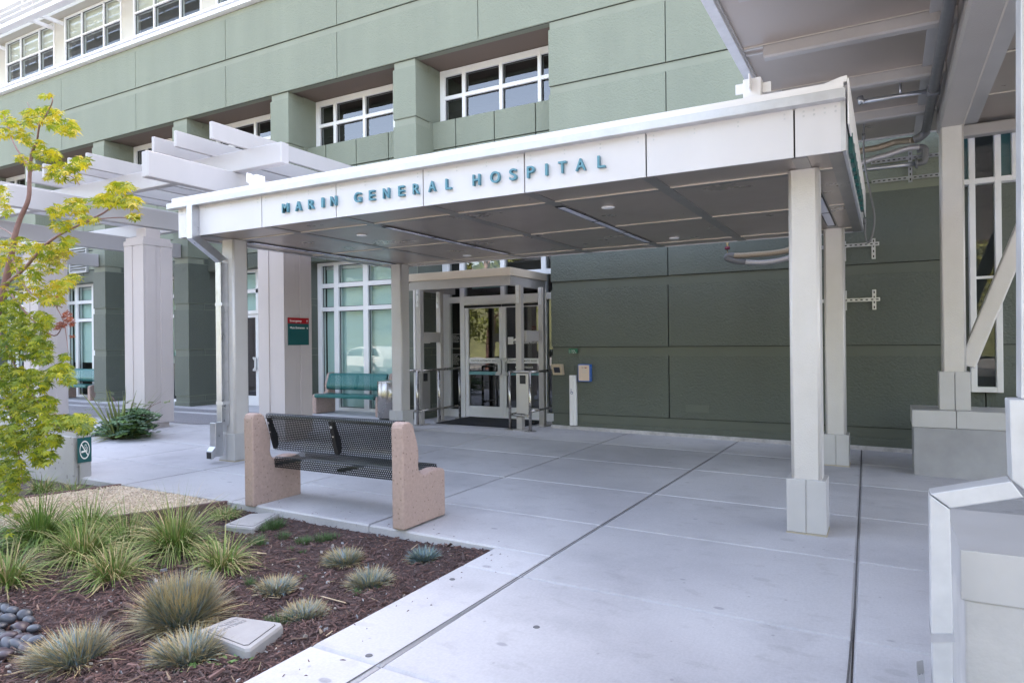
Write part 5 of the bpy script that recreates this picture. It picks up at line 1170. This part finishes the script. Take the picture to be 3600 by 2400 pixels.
# ------------------------------------------------------------------ flax and leafy shrub by the pergola pillar
def onp(px, py): return PF(px, py)
fl = onp(395, 1545); fl.y += .12
V, Fc, Cc = blades(34, .10, .92, 1.1, .2, .017, [(.10, .14, .035), (.13, .165, .045), (.075, .105, .03)], [(.17, .18, .05)], (0, 0), 6)
V2, F2, C2 = blades(50, .12, .5, .5, .9, .014, [(.09, .13, .035), (.15, .15, .04)], [(.24, .21, .05)], (0, 0), 6); k = len(V)
fx = thing('flax_plant', 'strappy green flax plant beside the pergola pillar', 'plant', (fl.x, fl.y, fz(fl.x)))
o = pydata('strap_leaves', V+V2, Fc+[tuple(i+k for i in f) for f in F2], m['blade'], None, Cc+C2); o.parent = fx
sh = thing('leafy_shrub', 'bushy green compound-leaved shrub at the foot of the pergola pillar', 'shrub', tuple(PF(450, 1520)))
V = []; Fc = []; Cc = []
def leaflet(c, d, nr, L, col):
    d = d/np.linalg.norm(d); s_ = np.cross(nr, d); s_ /= np.linalg.norm(s_); n_ = np.cross(d, s_); i0 = len(V)
    for (x, y) in ((0, 0), (.3, .3), (.7, .26), (1, 0), (.7, -.26), (.3, -.3)): V.append(c+d*x*L+s_*y*L-n_*abs(y)*L*.5); Cc.append(col)
    Fc.extend([(i0, i0+1, i0+2, i0+3), (i0, i0+3, i0+4, i0+5)])
def frond(p, d, L, n, col, ll=.05):
    d = d/np.linalg.norm(d); s_ = np.cross(d, (0, 0, 1)); s_ /= np.linalg.norm(s_)+1e-6
    for k in range(n):
        t = (k+1)/n; c = p+d*L*t+np.array([0, 0, -.35*L*t*t])
        for sg in (1, -1): leaflet(c, s_*sg+d*.5+np.array([0, 0, -.15]), np.array([R.normal(0, .2), R.normal(-.2, .2), 1]), ll*R.uniform(.8, 1.2), np.array(col)*R.uniform(.8, 1.2))
    leaflet(p+d*L+np.array([0, 0, -.35*L]), d, np.array([0, -.2, 1.0]), ll, np.array(col))
YS = 6.2
SC_ = [(.075, .14, .065), (.10, .18, .075), (.06, .11, .06), (.15, .25, .07)]
for (cx, cy, rx, ry, n) in ((455, 1480, 42, 34, 90), (480, 1455, 32, 22, 40), (430, 1510, 45, 20, 50), (495, 1490, 18, 18, 24), (395, 1500, 35, 26, 34), (370, 1530, 40, 18, 26)):
    for _ in range(int(n*1.6)):
        a = R.uniform(0, 6.28); r = math.sqrt(R.rand()); p = PY(cx+math.cos(a)*r*rx, cy+math.sin(a)*r*ry, YS+R.normal(0, .16)); th = R.uniform(0, 6.28)
        frond(np.array(p), np.array([math.cos(th), math.sin(th), R.uniform(-.1, .5)]), R.uniform(.12, .24), 4, SC_[R.choice(4)], .072)
for (x, y) in ((395, 1535), (420, 1545), (380, 1550), (350, 1548), (400, 1392), (375, 1400), (385, 1410), (470, 1405), (472, 1415), (505, 1420), (515, 1418), (530, 1422), (545, 1412), (570, 1418), (500, 1460), (520, 1478), (540, 1480), (290, 1442)):
    p = PY(x, y, YS-.1); frond(np.array(p), np.array([R.normal(0, 1), R.normal(-.3, .6), .2]), .13, 4, (.20, .27, .06) if y > 1500 else (.14, .17, .06), .045)
pydata('foliage', V, Fc, m['blade'], sh, Cc)
ms = MB()
for pts in ([(470, 1480), (500, 1450), (530, 1428), (565, 1412)], [(440, 1500), (420, 1440), (395, 1395)], [(480, 1470), (462, 1430), (470, 1408)], [(500, 1480), (520, 1450), (530, 1425)]): ms.tube(smooth_path([PY(x, y, YS) for x, y in pts], 4), .004, 5)
ms.build('stem', m['bark'], sh)
# ================================================================== sunlit trees across the drive (they show in the glass)
def bigtree(x, y, h, r, label, seed, col):
    Q = np.random.RandomState(seed); t = thing('tree', label, 'tree', (x, y, -1.75), 'trees across the drive')
    ms = MB(); ms.tube([(x, y, -1.75), (x+.2, y, h*.3-1.75), (x-.1, y+.2, h*.6-1.75), (x, y, h*.9-1.75)], [.28, .22, .14, .05], 8)
    for k in range(6): a = k*1.05; z = h*(.3+.08*k)-1.75; ms.tube([(x, y, z), (x+math.cos(a)*r*.6, y+math.sin(a)*r*.6, z+h*.15)], [.1, .03], 6)
    ms.build('trunk', m['bark'], t)
    n = 5200; c = Q.normal(0, 1, (150, 3)); c /= np.linalg.norm(c, axis=1)[:, None]; c *= Q.uniform(.35, 1, (150, 1))**.5
    V = []; Fc = []; Cc = []
    for i in range(n):
        p = c[Q.randint(150)]*np.array([r, r, h*.40])+Q.normal(0, .32, 3)+np.array([x, y, h*.58-1.75]); s_ = Q.uniform(.09, .22); u = Q.normal(0, 1, 3); u /= np.linalg.norm(u); v = np.cross(u, Q.normal(0, 1, 3)); v /= np.linalg.norm(v); i0 = len(V)
        V += [p-u*s_, p+v*s_*.5, p+u*s_, p-v*s_*.5]; Fc.append((i0, i0+1, i0+2, i0+3)); Cc += [np.array(col)*Q.uniform(.6, 1.4)]*4
    pydata('crown', V, Fc, m['blade'], t, Cc)
for k, (x, y, h, r) in enumerate(((-21, -14, 10, 3.6), (-14, -17, 11, 4), (-8, -20, 10.5, 3.8), (-1.5, -16, 10.5, 3.6), (5, -19, 10, 3.8), (12, -16, 9, 3.4), (-30, -18, 12, 4.4), (-17, -26, 14, 5), (-40, -16, 12, 4.6), (-4, -28, 14, 5))):
    bigtree(x, y, h, r, 'sunlit leafy tree across the drive behind the viewer', 40+k, [(.13, .15, .035), (.16, .16, .04), (.10, .13, .035)][k % 3])

for (x, y, n, lab) in ((783, 2328, 11, 'flat green weed rosette below the street lighting cover'), (850, 2318, 6, 'small weed seedling right of the weed rosette'), (1325, 2056, 8, 'little weed right of the middle fescue'), (672, 2368, 6, 'weed seedling near the bottom edge of the bark')):
    p = PF(x, y, -.06); V = []; Fc = []; Cc = []
    for k in range(n):
        a = R.uniform(0, 6.28); d = np.array([math.cos(a), math.sin(a), .25]); leaflet(d*.012+np.array([0, 0, .008]), d, np.array([0, 0, 1.0]), R.uniform(.03, .055), np.array((.13, .22, .07))*R.uniform(.8, 1.2))
    o = pydata('weed', V, Fc, m['blade'], None, Cc); o.location = (p.x, p.y, bz(p.x, p.y)); setp(o, lab, 'weed', 'weeds in the bark')
m['plug'] = mat('grey_plug', (.13, .13, .14), .7)
# ------------------------------------------------------------------ dark plugs in the pavement
for i, (x, y, lab) in enumerate(((1886, 2203, 'dark round plug in the middle of the front slab'), (1590, 2035, 'small dark plug near the walkway corner by the bark'), (1297, 2303, 'dark plug near the crossing joints at the bottom'))):
    p = PF(x, y); ms = MB(); ms.lathe([(.017, .0005), (.015, .003)], (0, 0, 0), 16); o = ms.build('pavement_plug', m['plug']); o.location = (p.x, p.y, fz(p.x)); setp(o, lab, 'plug', 'plugs in the pavement')
# ------------------------------------------------------------------ parked cars across the drive (seen in the window glass)
def car(x, y, rz, body, label, kind):
    c = thing('parked_car', label, 'car', (x, y, -1.73), 'cars parked across the drive'); c.rotation_euler = (0, 0, rz); ORG[c] = Vector((0, 0, 0))
    W_ = .9
    side_ = [(-2.2, .45), (-2.25, .75), (-2.1, .98), (-1.0, 1.06), (-.55, 1.50), (.2, 1.62), (1.75, 1.58), (2.15, 1.1), (2.25, .9), (2.22, .42)]
    ms = MB(); ms.prism(side_, 'y', -W_, W_); ms.build('body', body, c, bevel=.07, seg=3)
    for s_ in (-1, 1):
        ms = MB(); ms.prism([(-.82, 1.08), (-.48, 1.44), (.45, 1.52), (.45, 1.08)], 'y', s_*W_-.004*(s_ < 0)-0.0, s_*W_+.004*(s_ > 0)+.0); ms.build('side_window', m['black'], c)
        ms = MB(); ms.prism([(.53, 1.08), (.53, 1.52), (1.65, 1.50), (1.92, 1.1)], 'y', s_*W_-.004*(s_ < 0), s_*W_+.004*(s_ > 0)); ms.build('side_window', m['black'], c)
        for xx in (-1.4, 1.4):
            ms = MB(); ms.tube([(xx, s_*(W_-.2), .34), (xx, s_*(W_+.02), .34)], .34, 20); wv = ms.build('wheel', m['black'], c); ms = MB(); ms.tube([(xx, s_*(W_+.0), .34), (xx, s_*(W_+.03), .34)], .2, 16); ms.build('rim', m['galvp'], wv)
    ms = MB(); ms.poly([(-.99, -.75, 1.075), (-.99, .75, 1.075), (-.57, .68, 1.50), (-.57, -.68, 1.50)]); ms.build('windscreen', m['black'], c)
cwm = mat('white_car_paint', (.75, .75, .75), .25); cdm = mat('silver_car_paint', (.30, .31, .33), .25, .6)
car(-26.5, -9.5, .15, cwm, 'white estate car parked across the drive behind the viewer', 0)
car(-31.5, -9.0, .1, cdm, 'silver car parked next to the white estate car across the drive', 0)
car(-9.5, -10.5, .1, cwm, 'white car parked across the drive opposite the entrance doors', 0)
